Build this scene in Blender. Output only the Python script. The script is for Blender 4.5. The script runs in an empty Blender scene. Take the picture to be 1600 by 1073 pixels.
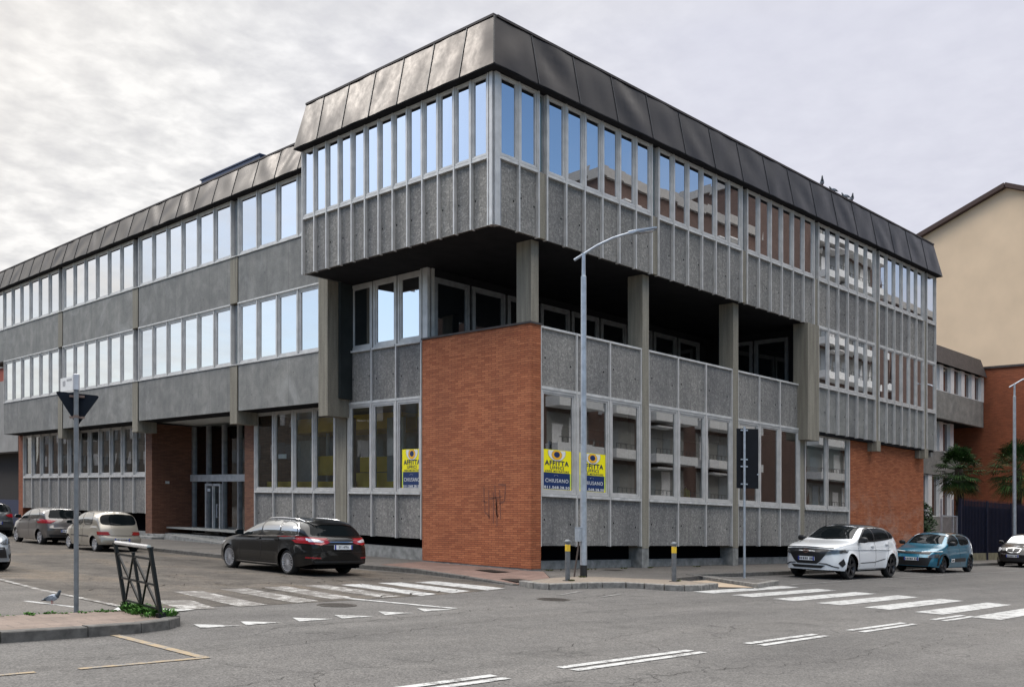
import bpy, bmesh, math, random
from mathutils import Vector, Matrix, geometry
from mathutils.bvhtree import BVHTree
random.seed(7)
R = math.radians
scene = bpy.context.scene
COL = scene.collection
SHEAR_K = 0.0312          # vertical shear of all geometry, about 3 %, rising to the view's left
def shear_dz(x, y): return -SHEAR_K * (x - y) / math.sqrt(2)

# ------------------------------------------------------------------ mesh builder
class MB:
    def __init__(s): s.v = []; s.f = []; s.m = []; s.smooth = False
    def quad(s, a, b, c, d, m=0):
        n = len(s.v); s.v += [tuple(a), tuple(b), tuple(c), tuple(d)]; s.f.append((n, n+1, n+2, n+3)); s.m.append(m)
    def poly(s, pts, m=0):
        n = len(s.v); s.v += [tuple(p) for p in pts]; s.f.append(tuple(range(n, n+len(pts)))); s.m.append(m)
    def box(s, x0, x1, y0, y1, z0, z1, m=0):
        if x0 > x1: x0, x1 = x1, x0
        if y0 > y1: y0, y1 = y1, y0
        n = len(s.v)
        s.v += [(x0,y0,z0),(x1,y0,z0),(x1,y1,z0),(x0,y1,z0),(x0,y0,z1),(x1,y0,z1),(x1,y1,z1),(x0,y1,z1)]
        for f in ((3,2,1,0),(4,5,6,7),(0,1,5,4),(1,2,6,5),(2,3,7,6),(3,0,4,7)):
            s.f.append(tuple(n+i for i in f)); s.m.append(m)
        return s
    def bar(s, a, b, w, h=None, m=0, up=(0,0,1)):
        a = Vector(a); b = Vector(b); d = (b-a).normalized(); up = Vector(up)
        if abs(d.dot(up)) > .97: up = Vector((1,0,0))
        x = d.cross(up).normalized()*w/2; y = x.cross(d).normalized()*(h or w)/2
        n = len(s.v)
        for p in (a, b):
            s.v += [tuple(p-x-y), tuple(p+x-y), tuple(p+x+y), tuple(p-x+y)]
        for f in ((3,2,1,0),(4,5,6,7),(0,1,5,4),(1,2,6,5),(2,3,7,6),(3,0,4,7)):
            s.f.append(tuple(n+i for i in f)); s.m.append(m)
        return s
    def tube(s, pts, rads, seg=12, m=0, caps=True):
        pts = [Vector(p) for p in pts]
        if not isinstance(rads, (list, tuple)): rads = [rads]*len(pts)
        n0 = len(s.v); k = len(pts); ref = None
        for i, p in enumerate(pts):
            d = (pts[min(i+1,k-1)]-pts[max(i-1,0)]).normalized()
            if ref is None: ref = Vector((1,0,0)) if abs(d.x) < .8 else Vector((0,1,0))
            a = d.cross(ref).normalized(); b = a.cross(d).normalized(); ref = b
            for j in range(seg):
                t = 2*math.pi*j/seg
                s.v.append(tuple(p + a*math.cos(t)*rads[i] + b*math.sin(t)*rads[i]))
        for i in range(k-1):
            for j in range(seg):
                a = n0+i*seg+j; b = n0+i*seg+(j+1) % seg
                s.f.append((a, a+seg, b+seg, b)); s.m.append(m)
        if caps:
            s.f.append(tuple(n0+j for j in range(seg))); s.m.append(m)
            s.f.append(tuple(n0+(k-1)*seg+seg-1-j for j in range(seg))); s.m.append(m)
        return s
    def lathe(s, prof, c=(0,0,0), axis='z', seg=24, m=0):
        # prof: (radius, height) pairs
        n0 = len(s.v)
        for r, h in prof:
            for j in range(seg):
                t = 2*math.pi*j/seg; a = r*math.cos(t); b = r*math.sin(t)
                p = {'z': (a,b,h), 'y': (a,h,b), 'x': (h,a,b)}[axis]
                s.v.append((p[0]+c[0], p[1]+c[1], p[2]+c[2]))
        for i in range(len(prof)-1):
            for j in range(seg):
                a = n0+i*seg+j; b = n0+i*seg+(j+1) % seg
                s.f.append((a, b, b+seg, a+seg)); s.m.append(m)
        return s
    def build(s, name, mats, parent=None, origin=None, smooth=False, sharp=None):
        if not isinstance(mats, (list, tuple)): mats = [mats]
        me = bpy.data.meshes.new(name)
        o = origin if origin is not None else ((0,0,0) if parent is None else None)
        if parent is not None and origin is None:
            off = WORLD_OFF.get(parent.name, (0,0,0))
        else: off = o
        me.from_pydata([(v[0]-off[0], v[1]-off[1], v[2]-off[2]) for v in s.v], [], s.f)
        me.polygons.foreach_set('material_index', s.m)
        for mt in mats: me.materials.append(mt)
        if smooth or s.smooth: me.polygons.foreach_set('use_smooth', [True]*len(me.polygons))
        me.update()
        if sharp: me.set_sharp_from_angle(angle=R(sharp))
        ob = bpy.data.objects.new(name, me); COL.objects.link(ob)
        if parent is not None:
            ob.parent = parent; WORLD_OFF[ob.name] = off
        else:
            ob.location = off; WORLD_OFF[ob.name] = off
        return ob
WORLD_OFF = {}
def tag(o, label=None, cat=None, group=None, kind=None):
    if label: o['label'] = label
    if cat: o['category'] = cat
    if group: o['group'] = group
    if kind: o['kind'] = kind
    return o
def thing(name, loc, label, cat, group=None, local=False):
    """an Empty at the thing's base; parts are given in world coordinates (local=True: in the thing's own)"""
    o = bpy.data.objects.new(name, None); COL.objects.link(o); o.location = loc
    o.empty_display_size = .2
    WORLD_OFF[o.name] = (0,0,0) if local else tuple(loc)
    return tag(o, label, cat, group)

# ------------------------------------------------------------------ materials
def new_mat(name):
    m = bpy.data.materials.new(name); m.use_nodes = True
    nt = m.node_tree; b = nt.nodes['Principled BSDF']
    return m, nt, b
def N(nt, typ, **kw):
    n = nt.nodes.new(typ)
    for k, v in kw.items():
        if k in n.inputs: n.inputs[k].default_value = v
        else: setattr(n, k, v)
    return n
def L(nt, a, b): nt.links.new(a, b)
def coords(nt, scale=(1,1,1)):
    t = N(nt, 'ShaderNodeTexCoord'); mp = N(nt, 'ShaderNodeMapping'); mp.inputs['Scale'].default_value = scale
    L(nt, t.outputs['Object'], mp.inputs['Vector']); return mp.outputs['Vector']
def ramp(nt, fac, stops, interp='LINEAR'):
    r = N(nt, 'ShaderNodeValToRGB'); r.color_ramp.interpolation = interp
    el = r.color_ramp.elements
    while len(el) < len(stops): el.new(.5)
    for e, (p, c) in zip(el, stops):
        e.position = p; e.color = c if len(c) == 4 else (*c, 1)
    L(nt, fac, r.inputs['Fac']); return r.outputs['Color']
def noise(nt, vec, scale, detail=4, rough=.55, dist=0):
    n = N(nt, 'ShaderNodeTexNoise', Scale=scale, Detail=detail, Roughness=rough, Distortion=dist)
    if vec is not None: L(nt, vec, n.inputs['Vector'])
    return n.outputs['Fac']
def mix(nt, fac, a, b, blend='MIX'):
    m = N(nt, 'ShaderNodeMix', data_type='RGBA', blend_type=blend)
    for sock, val in ((m.inputs[0], fac), (m.inputs[6], a), (m.inputs[7], b)):
        if hasattr(val, 'links'): L(nt, val, sock)
        elif isinstance(val, (int, float)): sock.default_value = val
        else: sock.default_value = (*val, 1) if len(val) == 3 else val
    return m.outputs[2]
def mth(nt, op, a, b=None, clamp=False):
    m = N(nt, 'ShaderNodeMath', operation=op); m.use_clamp = clamp
    for i, val in enumerate((a, b)):
        if val is None: continue
        if hasattr(val, 'links'): L(nt, val, m.inputs[i])
        else: m.inputs[i].default_value = val
    return m.outputs[0]
def bump(nt, b, h, strength=.3, dist=.01):
    n = N(nt, 'ShaderNodeBump', Strength=strength, Distance=dist); L(nt, h, n.inputs['Height']); L(nt, n.outputs['Normal'], b.inputs['Normal'])
def plain(name, col, rough=.5, metal=0, var=.12, scale=6, spec=.5, coat=0):
    m, nt, b = new_mat(name)
    v = coords(nt); f = noise(nt, v, scale, 5)
    c = ramp(nt, f, [(.3, [x*(1-var) for x in col]), (.7, [min(1,x*(1+var)) for x in col])])
    L(nt, c, b.inputs['Base Color']); b.inputs['Roughness'].default_value = rough; b.inputs['Metallic'].default_value = metal
    b.inputs['Specular IOR Level'].default_value = spec
    if coat: b.inputs['Coat Weight'].default_value = coat; b.inputs['Coat Roughness'].default_value = .04
    return m

def m_aggregate():
    m, nt, b = new_mat('exposed_aggregate_concrete'); v = coords(nt)
    vo = N(nt, 'ShaderNodeTexVoronoi', Scale=19.0); L(nt, v, vo.inputs['Vector'])
    g = ramp(nt, vo.outputs['Color'], [(0, (.105,.1,.095)), (.4, (.175,.17,.16)), (.75, (.285,.275,.26)), (1, (.47,.455,.43))])
    n1 = noise(nt, v, 30, 5, .75); c = mix(nt, .5, g, ramp(nt, n1, [(.3,(.10,.10,.10)), (.7,(.30,.29,.285))]))
    big = noise(nt, coords(nt, (1,1,.45)), .9, 6, .65)
    c = mix(nt, 1, c, ramp(nt, big, [(.3,(.72,.72,.72)), (.5,(.98,.97,.95)), (.72,(1.22,1.2,1.16))]), 'MULTIPLY')
    oi = N(nt, 'ShaderNodeObjectInfo'); c = mix(nt, 1, c, ramp(nt, oi.outputs['Random'], [(0,(.86,.86,.87)), (1,(1.16,1.14,1.1))]), 'MULTIPLY')
    dr = noise(nt, coords(nt, (7,7,.3)), 1.6, 6, .65); c = mix(nt, ramp(nt, dr, [(.52,(0,0,0)), (.72,(.5,.5,.5))]), c, (.09,.085,.08))
    sc_ = noise(nt, coords(nt, (1.2,1.2,.9)), 1.4, 7, .7, 2.5); c = mix(nt, ramp(nt, sc_, [(.6,(0,0,0)), (.74,(.4,.4,.4))]), c, (.38,.37,.35))
    L(nt, c, b.inputs['Base Color']); b.inputs['Roughness'].default_value = .85
    bump(nt, b, mth(nt, 'ADD', vo.outputs['Distance'], n1), .5, .012); return m
def m_smooth_panel():
    m, nt, b = new_mat('cast_concrete_slab'); v = coords(nt)
    n1 = noise(nt, v, 28, 5, .78); c = ramp(nt, n1, [(.3,(.15,.149,.144)), (.7,(.275,.272,.262))])
    mo = noise(nt, v, 1.7, 8, .68, .4)
    c = mix(nt, 1, c, ramp(nt, mo, [(.3,(.72,.73,.74)), (.5,(.97,.97,.96)), (.7,(1.28,1.27,1.24))]), 'MULTIPLY')
    st = noise(nt, coords(nt, (1.5,1.5,.22)), 1.2, 5, .6)
    c = mix(nt, 1, c, ramp(nt, st, [(.3,(.84,.85,.85)), (.7,(1.1,1.09,1.07))]), 'MULTIPLY')
    bl = noise(nt, v, .55, 8, .72, 1.2); c = mix(nt, ramp(nt, bl, [(.54,(0,0,0)), (.72,(.5,.5,.5))]), c, (.36,.36,.35))
    # shutter board lines
    sx = N(nt, 'ShaderNodeSeparateXYZ'); L(nt, v, sx.inputs[0])
    w = mth(nt, 'FRACT', mth(nt, 'MULTIPLY', sx.outputs['Y'], 1/1.41)); w = mth(nt, 'LESS_THAN', w, .012)
    c = mix(nt, mth(nt, 'MULTIPLY', w, .55), c, (.06,.06,.06))
    oi = N(nt, 'ShaderNodeObjectInfo'); c = mix(nt, 1, c, ramp(nt, oi.outputs['Random'], [(0,(.9,.9,.9)), (1,(1.1,1.09,1.07))]), 'MULTIPLY')
    # pockmarks
    vo = N(nt, 'ShaderNodeTexVoronoi', Scale=2.0, Randomness=1.0); L(nt, v, vo.inputs['Vector'])
    pk = mth(nt, 'LESS_THAN', vo.outputs['Distance'], .045); c = mix(nt, mth(nt, 'MULTIPLY', pk, .8), c, (.02,.02,.02))
    L(nt, c, b.inputs['Base Color']); b.inputs['Roughness'].default_value = .8
    bump(nt, b, n1, .25, .006); return m
def m_column():
    m, nt, b = new_mat('tan_concrete_column'); v = coords(nt)
    n1 = noise(nt, v, 30, 5, .7); c = ramp(nt, n1, [(.3,(.20,.18,.145)), (.7,(.30,.275,.225))])
    st = noise(nt, coords(nt, (5,5,.35)), 1.5, 5, .6)
    c = mix(nt, 1, c, ramp(nt, st, [(.3,(.66,.65,.62)), (.7,(1.1,1.1,1.08))]), 'MULTIPLY')
    L(nt, c, b.inputs['Base Color']); b.inputs['Roughness'].default_value = .85; bump(nt, b, n1, .3, .008); return m
def m_brick(name='thin_red_brick', base=((.33,.094,.034), (.49,.165,.068)), mortar=(.12,.038,.018), wash=None):
    m, nt, b = new_mat(name)
    t = N(nt, 'ShaderNodeTexCoord'); s = N(nt, 'ShaderNodeSeparateXYZ'); L(nt, t.outputs['Object'], s.inputs[0])
    cx = N(nt, 'ShaderNodeCombineXYZ'); L(nt, mth(nt, 'ADD', s.outputs['X'], s.outputs['Y']), cx.inputs['X']); L(nt, s.outputs['Z'], cx.inputs['Y'])
    v = cx.outputs[0]
    br = N(nt, 'ShaderNodeTexBrick', offset=.43, squash=1.0)
    for k, val in (('Scale',1.0),('Mortar Size',.006),('Mortar Smooth',.3),('Bias',0.0),('Brick Width',.29),('Row Height',.062)): br.inputs[k].default_value = val
    br.inputs['Color1'].default_value = (*base[0],1); br.inputs['Color2'].default_value = (*base[1],1); br.inputs['Mortar'].default_value = (*mortar,1)
    L(nt, v, br.inputs['Vector'])
    big = noise(nt, v, .7, 6, .6)
    c = mix(nt, 1, br.outputs['Color'], ramp(nt, big, [(.3,(.84,.83,.83)), (.7,(1.1,1.08,1.06))]), 'MULTIPLY')
    sp = noise(nt, v, 22, 4, .7); c = mix(nt, 1, c, ramp(nt, sp, [(.3,(.75,.75,.75)), (.7,(1.15,1.13,1.1))]), 'MULTIPLY')
    if wash:
        n2 = noise(nt, v, 1.1, 7, .7, .8); zf = N(nt, 'ShaderNodeMapRange'); L(nt, s.outputs['Z'], zf.inputs[0])
        zf.inputs[1].default_value = wash[0]; zf.inputs[2].default_value = wash[1]; zf.inputs[3].default_value = 1; zf.inputs[4].default_value = 0
        k = mth(nt, 'MULTIPLY', ramp(nt, n2, [(.47,(0,0,0)), (.62,(1,1,1))]), zf.outputs[0]); c = mix(nt, mth(nt,'MULTIPLY',k,.45), c, (.42,.3,.24))
    L(nt, c, b.inputs['Base Color']); b.inputs['Roughness'].default_value = .8
    # split-faced bricks: each sits at its own depth
    vo = N(nt, 'ShaderNodeTexWhiteNoise', noise_dimensions='3D'); L(nt, br.outputs['Color'], vo.inputs[0])
    h = mth(nt, 'ADD', mth(nt, 'MULTIPLY', br.outputs['Fac'], -1.0), mth(nt, 'MULTIPLY', vo.outputs['Value'], .8)); h = mth(nt, 'ADD', h, mth(nt, 'MULTIPLY', sp, .5))
    bump(nt, b, h, .8, .018); return m
def m_bronze():
    m, nt, b = new_mat('bronze_sheet_metal'); v = coords(nt)
    n1 = noise(nt, v, .9, 5, .6, .5); c = ramp(nt, n1, [(.3,(.034,.030,.028)), (.7,(.047,.041,.038))])
    L(nt, c, b.inputs['Base Color']); b.inputs['Metallic'].default_value = .9
    n2 = noise(nt, v, 5, 5, .6); L(nt, ramp(nt, n2, [(.3,(.30,.30,.30)), (.7,(.39,.39,.39))]), b.inputs['Roughness'])
    bump(nt, b, noise(nt, v, .8, 2, .4), .03, .09); return m
def m_asphalt(name, c0, c1, tint, worn=False, crack=.5):
    m, nt, b = new_mat(name); v = coords(nt)
    n1 = noise(nt, v, 75, 4, .75); c = ramp(nt, n1, [(.3, c0), (.55, [(x+y)/2 for x, y in zip(c0, c1)]), (.72, c1)])
    vo = N(nt, 'ShaderNodeTexVoronoi', Scale=55.0); L(nt, v, vo.inputs['Vector'])
    c = mix(nt, .5, c, ramp(nt, vo.outputs['Color'], [(.1, [x*.7 for x in c0]), (.6, c1), (1, [min(1,x*1.6) for x in c1])]))
    big = noise(nt, coords(nt, (.6,1.6,1)) if not worn else coords(nt, (1.8,.7,1)), .35, 7, .62)
    c = mix(nt, 1, c, ramp(nt, big, [(.3,(.78,.77,.77) if not worn else (.5,.48,.46)), (.5,(.97,.96,.95)), (.7,tint)]), 'MULTIPLY')
    stn = noise(nt, v, .8, 5, .6, .6); c = mix(nt, ramp(nt, stn, [(.58,(0,0,0)), (.74,(.4,.4,.4))]), c, [x*.55 for x in c0]); lane = noise(nt, coords(nt, (.05,1.1,1)), 1.0, 3, .5); c = mix(nt, 1, c, ramp(nt, lane, [(.35,(.88,.88,.88)), (.65,(1.1,1.1,1.1))]), 'MULTIPLY')
    md = noise(nt, v, 2.2, 6, .7); c = mix(nt, 1, c, ramp(nt, md, [(.3,(.86,.86,.86) if not worn else (.62,.6,.58)), (.7,(1.1,1.1,1.1) if not worn else (1.3,1.27,1.22))]), 'MULTIPLY')
    wv = N(nt, 'ShaderNodeVectorMath', operation='ADD'); L(nt, v, wv.inputs[0])
    nn = N(nt, 'ShaderNodeTexNoise', Scale=1.1, Detail=5.0); L(nt, v, nn.inputs['Vector'])
    sc = N(nt, 'ShaderNodeVectorMath', operation='SCALE'); L(nt, nn.outputs['Color'], sc.inputs[0]); sc.inputs['Scale'].default_value = 1.6; L(nt, sc.outputs[0], wv.inputs[1])
    ve = N(nt, 'ShaderNodeTexVoronoi', feature='DISTANCE_TO_EDGE', Scale=.24 if not worn else .6); L(nt, wv.outputs[0], ve.inputs['Vector'])
    ln = ramp(nt, ve.outputs['Distance'], [(0,(1,1,1)), (.0045 if not worn else .012,(0,0,0))])
    gate = ramp(nt, noise(nt, v, .25, 3), [(.45,(0,0,0)), (.6,(1,1,1))])
    k = mth(nt, 'MULTIPLY', mth(nt, 'MULTIPLY', ln, gate), crack); c = mix(nt, k, c, [x*.25 for x in c0])
    L(nt, c, b.inputs['Base Color']); b.inputs['Roughness'].default_value = .82; b.inputs['Specular IOR Level'].default_value = .35
    bump(nt, b, mth(nt, 'SUBTRACT', mth(nt, 'ADD', n1, vo.outputs['Distance']), mth(nt, 'MULTIPLY', ln, .5)), .55, .008); return m
def m_paint(name, col, wear=.35, under=(.13,.125,.12), edge=.5, sc=5):
    m, nt, b = new_mat(name); v = coords(nt)
    n1 = noise(nt, v, sc, 8, .78); n2 = noise(nt, v, 60, 3, .7)
    f = mth(nt, 'ADD', mth(nt, 'MULTIPLY', n1, .7), mth(nt, 'MULTIPLY', n2, .3))
    k = ramp(nt, f, [(wear, (1,1,1)), (wear+.07, (0,0,0))])
    pc = ramp(nt, noise(nt, v, 3, 6, .7), [(.3,[x*.8 for x in col]), (.7,col)])
    c = mix(nt, k, pc, under); L(nt, c, b.inputs['Base Color']); b.inputs['Roughness'].default_value = .7; bump(nt, b, n2, .3, .004); return m
def m_pavers(name, c0, c1, mortar, bw, rh, rot=0.0):
    m, nt, b = new_mat(name); t = N(nt, 'ShaderNodeTexCoord'); mp = N(nt, 'ShaderNodeMapping'); mp.inputs['Rotation'].default_value = (0,0,rot); L(nt, t.outputs['Object'], mp.inputs['Vector'])
    br = N(nt, 'ShaderNodeTexBrick', offset=.5); L(nt, mp.outputs[0], br.inputs['Vector'])
    for k, val in (('Scale',1.0),('Mortar Size',.007),('Mortar Smooth',.2),('Brick Width',bw),('Row Height',rh)): br.inputs[k].default_value = val
    br.inputs['Color1'].default_value = (*c0,1); br.inputs['Color2'].default_value = (*c1,1); br.inputs['Mortar'].default_value = (*mortar,1)
    v = mp.outputs[0]; c = mix(nt, 1, br.outputs['Color'], ramp(nt, noise(nt, v, 1.2, 7, .7), [(.3,(.65,.65,.64)), (.7,(1.15,1.13,1.1))]), 'MULTIPLY')
    c = mix(nt, 1, c, ramp(nt, noise(nt, v, 50, 4, .7), [(.3,(.75,.75,.75)), (.7,(1.2,1.2,1.2))]), 'MULTIPLY')
    L(nt, c, b.inputs['Base Color']); b.inputs['Roughness'].default_value = .85
    bump(nt, b, mth(nt, 'MULTIPLY', br.outputs['Fac'], -1.0), .5, .01); return m
def m_glass(name, refl, tint, rough=.01, through=True, body=(.01,.012,.014), ior=1.5, fk=1.0, cap=None):
    m, nt, b = new_mat(name); nt.nodes.remove(b); out = nt.nodes['Material Output']
    g = N(nt, 'ShaderNodeBsdfGlossy', Roughness=rough); oi = N(nt, 'ShaderNodeObjectInfo'); L(nt, ramp(nt, oi.outputs['Random'], [(0,(.82,.84,.87)), (.5,(.95,.96,.98)), (1,(1,1,1))]), g.inputs['Color'])
    if through:
        t = N(nt, 'ShaderNodeBsdfTransparent'); t.inputs['Color'].default_value = (*tint,1)
    else:
        t = N(nt, 'ShaderNodeBsdfDiffuse'); t.inputs['Color'].default_value = (*body,1)
    fr = N(nt, 'ShaderNodeFresnel', IOR=ior); k = mth(nt, 'ADD', mth(nt, 'MULTIPLY', fr.outputs[0], (1-refl)*fk), refl, True)
    if cap: k = mth(nt, 'MINIMUM', k, cap)
    mx = N(nt, 'ShaderNodeMixShader'); L(nt, k, mx.inputs[0]); L(nt, t.outputs[0], mx.inputs[1]); L(nt, g.outputs[0], mx.inputs[2]); L(nt, mx.outputs[0], out.inputs['Surface']); return m
def m_carpaint(name, col, metal=.0, rough=.3, coat=1.0, spec=.5):
    m, nt, b = new_mat(name); v = coords(nt); f = noise(nt, v, 400, 2)
    L(nt, ramp(nt, f, [(.3,[x*.9 for x in col]), (.7,[min(1,x*1.1) for x in col])]), b.inputs['Base Color'])
    b.inputs['Metallic'].default_value = metal; b.inputs['Roughness'].default_value = rough
    b.inputs['Specular IOR Level'].default_value = spec; b.inputs['Coat Weight'].default_value = coat; b.inputs['Coat Roughness'].default_value = .03
    return m
def m_leaf(name, c0, c1):
    m, nt, b = new_mat(name)
    g = N(nt, 'ShaderNodeNewGeometry'); c = ramp(nt, g.outputs['Random Per Island'], [(0,c0),(.6,c1),(1,[min(1,x*1.5) for x in c1])])
    L(nt, c, b.inputs['Base Color']); b.inputs['Roughness'].default_value = .7; b.inputs['Specular IOR Level'].default_value = .2; return m

AGG = m_aggregate(); SLAB = m_smooth_panel(); COLM = m_column(); BRONZE = m_bronze()
BRICK = m_brick(); BRICK2 = m_brick('weathered_red_brick', wash=(1.2,3.0)); BRICK3 = m_brick('orange_brick', ((.25,.07,.026), (.34,.10,.04)), (.13,.04,.022)); BRICK5 = m_brick('recess_shaded_brick', ((.13,.052,.028), (.2,.085,.047)), (.06,.027,.017))  # the last brick carries the entrance recess's shade in its colour
BRICK4 = m_brick('brown_facade_brick', ((.10,.062,.05),(.13,.078,.064)), (.09,.065,.055))
ALU = plain('anodised_aluminium', (.54,.525,.505), .42, .2, .14, 3)
ALU_D = plain('weathered_aluminium', (.30,.30,.31), .45, .5, .2, 4)
SILL = plain('pale_sill', (.55,.54,.52), .5, .1, .2, 4)
DARK = plain('shade_toned_soffit', (.02,.02,.022), .9, 0, .2, 2, .1)  # shade under the overhangs and in the loggia put into the colour
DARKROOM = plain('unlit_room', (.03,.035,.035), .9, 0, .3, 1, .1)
ROOMGREY = plain('room_grey_wall', (.12,.14,.14), .9, 0, .2, 1, .1)
YELLOW = plain('yellow_room_paint', (.85,.60,.08), .8, 0, .1, 2, .2)
MIRROR = m_glass('mirror_coated_glass', .66, (1,1,1), .008, False)
GLASS = m_glass('shopfront_glass', .07, (.88,.92,.88), .006, True)
GLASSR = m_glass('reflective_shopfront_glass', .30, (.5,.58,.55), .006, True)
GLASSD = m_glass('dark_tinted_glass', .12, (1,1,1), .01, False)
GREENGL = m_glass('green_strip_glass', .25, (1,1,1), .05, False, (.06,.1,.09))
CONC = plain('grey_base_concrete', (.22,.22,.21), .9, 0, .35, 5)
KERBD = plain('dark_granite_kerb', (.085,.08,.074), .85, 0, .4, 9)
STEELD = plain('dull_grey_steel', (.17,.18,.19), .5, .3, .2, 8)
KERBM = plain('granite_kerb', (.19,.18,.165), .85, 0, .4, 9)
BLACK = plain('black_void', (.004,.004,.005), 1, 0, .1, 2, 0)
STEEL = plain('galvanised_steel', (.42,.45,.49), .42, .5, .18, 7)
WHITEP = plain('white_paint', (.75,.75,.74), .5, 0, .05)
RUBBER = plain('tyre_rubber', (.012,.012,.013), .75, 0, .2, 20)
TRIM = plain('black_plastic', (.012,.012,.013), .42, 0, .2, 10)
CHROME = plain('chrome', (.75,.75,.76), .12, 1, .03)
ALLOY = plain('alloy_rim', (.5,.5,.52), .3, .6, .1)
DALLOY = plain('dark_alloy_rim', (.05,.05,.055), .35, .6, .1)
CARGLASS = m_glass('car_glass', .0, (1,1,1), .02, False, (.006,.008,.009), 1.25, .5, .05)
CARGLASS2 = m_glass('bright_car_glass', .35, (1,1,1), .01, False, (.02,.025,.025))
REDL = plain('red_lamp', (.26,.006,.012), .2, 0, .2, 30, .5, .25)
CLEARL = plain('clear_lamp', (.62,.62,.64), .1, .3, .2, 30, .6, 1)
SMOKEL = plain('smoked_lamp', (.05,.055,.06), .1, 0, .4, 30, .6, 1)
PLATEW = plain('plate_white', (.72,.73,.74), .4, 0, .04)
PLATEB = plain('plate_blue', (.01,.03,.28), .4, 0, .1)
INK = plain('dark_ink', (.01,.012,.02), .5, 0, .1)
YEL = plain('poster_yellow', (.98,.85,.0), .5, 0, .02); NAVY = plain('poster_navy', (.0,.022,.11), .5, 0, .05); ORANGE = plain('poster_orange', (.88,.45,.02), .5, 0, .05); PALEG = plain('poster_pale_green', (.6,.72,.1), .5, 0, .05)
ASPH = m_asphalt('road_asphalt', (.051,.0485,.0465), (.138,.132,.126), (1.12,1.1,1.08), crack=.75)
ASPH_OLD = m_asphalt('old_worn_asphalt', (.034,.030,.027), (.118,.106,.094), (1.42,1.28,1.1), True, .85)
ASPH_PAVE = m_asphalt('pavement_asphalt', (.06,.055,.05), (.14,.13,.12), (1.12,1.08,1.04), crack=.5)
PAVE_RED = m_pavers('red_brown_pavers', (.17,.105,.085), (.22,.14,.115), (.1,.075,.065), .24, .12, R(20))
PAVE_TILE = m_pavers('pinkish_paving_tiles', (.155,.118,.097), (.20,.153,.128), (.10,.082,.07), .42, .28, R(0))
PAINT = m_paint('white_road_paint', (.45,.45,.44), .43)
PAINT_WORN = m_paint('worn_road_paint', (.48,.47,.45), .505, (.11,.1,.09), sc=3.5)
PAINT_FAINT = m_paint('faint_road_paint', (.30,.29,.27), .52, (.14,.135,.13), sc=3)
PAINT_Y = m_paint('faded_yellow_paint', (.30,.225,.135), .45, (.15,.145,.14))
TACT = m_paint('beige_tactile_strip', (.40,.31,.22), .38, (.2,.17,.14))
IRON = plain('cast_iron', (.05,.042,.036), .7, .3, .3, 15)
CREAM = plain('cream_render', (.69,.525,.365), .9, 0, .07, .35, .2)
DKROOF = plain('dark_roof_edge', (.05,.04,.038), .7, 0, .3, 4)
NAVYF = plain('navy_fence_paint', (.006,.008,.026), .6, .1, .3, 6)
# ------------------------------------------------------------------ the office building
class Face:
    """a facade plane: 'U' looks towards -x at x=P, 'V' towards -y at y=P; a runs along it, n outwards"""
    def __init__(s, k, P): s.k = k; s.P = P
    def pt(s, a, n, z): return (s.P-n, a, z) if s.k == 'U' else (a, s.P-n, z)
    def box(s, mb, a0, a1, n0, n1, z0, z1, m=0):
        p = s.pt(a0, n0, z0); q = s.pt(a1, n1, z1); mb.box(p[0], q[0], p[1], q[1], p[2], q[2], m); return mb
UO, VO, UL, UR, VL = 18.04, 18.70, 19.18, 20.02, 19.08
FUO, FVO, FUL, FUR, FVL = Face('U',UO), Face('V',VO), Face('U',UL), Face('U',UR), Face('V',VL)
UEND, VWING, VEO, VTOP = 46.5, 59.2, 27.72, 62.0
Z_S, Z_2, Z_M, Z_1, Z_P, Z_G = 9.25, 11.05, 13.26, 6.97, 5.22, 2.24   # soffit, upper sill, roof panel foot, first sill, slab foot, ground sill

office = thing('office_building', (20.0, 19.0, 0.0), 'three storey grey concrete office block with brick corner and dark metal roof edge', 'office building')

def window(F, a0, a1, z0, z1, n=-.16, fw=.07, sash=.05, glass=MIRROR, frame=ALU, parent=office, mb=None, name='window'):
    """frame ring, inner sash ring and a pane set back in it"""
    own = mb is None
    f = MB() if own else mb
    for (b0, b1, c0, c1) in ((a0, a0+fw, z0, z1), (a1-fw, a1, z0, z1), (a0+fw, a1-fw, z0, z0+fw), (a0+fw, a1-fw, z1-fw, z1)):
        F.box(f, b0, b1, n-.06, n+.04, c0, c1)
    i0, i1, j0, j1 = a0+fw+.004, a1-fw-.004, z0+fw+.004, z1-fw-.004
    if sash:
        for (b0, b1, c0, c1) in ((i0, i0+sash, j0, j1), (i1-sash, i1, j0, j1), (i0+sash, i1-sash, j0, j0+sash), (i0+sash, i1-sash, j1-sash, j1)):
            F.box(f, b0, b1, n-.05, n+.018, c0, c1)
    e = sash
    jit = lambda: random.uniform(-.0022, .0022)
    P = [F.pt(i0+e-.003, n-.015+jit(), j0+e-.003), F.pt(i1-e+.003, n-.015+jit(), j0+e-.003), F.pt(i1-e+.003, n-.015+jit(), j1-e+.003), F.pt(i0+e-.003, n-.015+jit(), j1-e+.003)]
    if F.k == 'U': P.reverse()
    if not own:
        f.quad(*P, m=1); return None
    w = f.build(name, frame, parent)
    g = MB(); g.quad(*P); g.build('pane', glass, w)
    return w

def one(name, F, a0, a1, n0, n1, z0, z1, mat, parent=office):
    return F.box(MB(), a0, a1, n0, n1, z0, z1).build(name, mat, parent)

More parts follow.
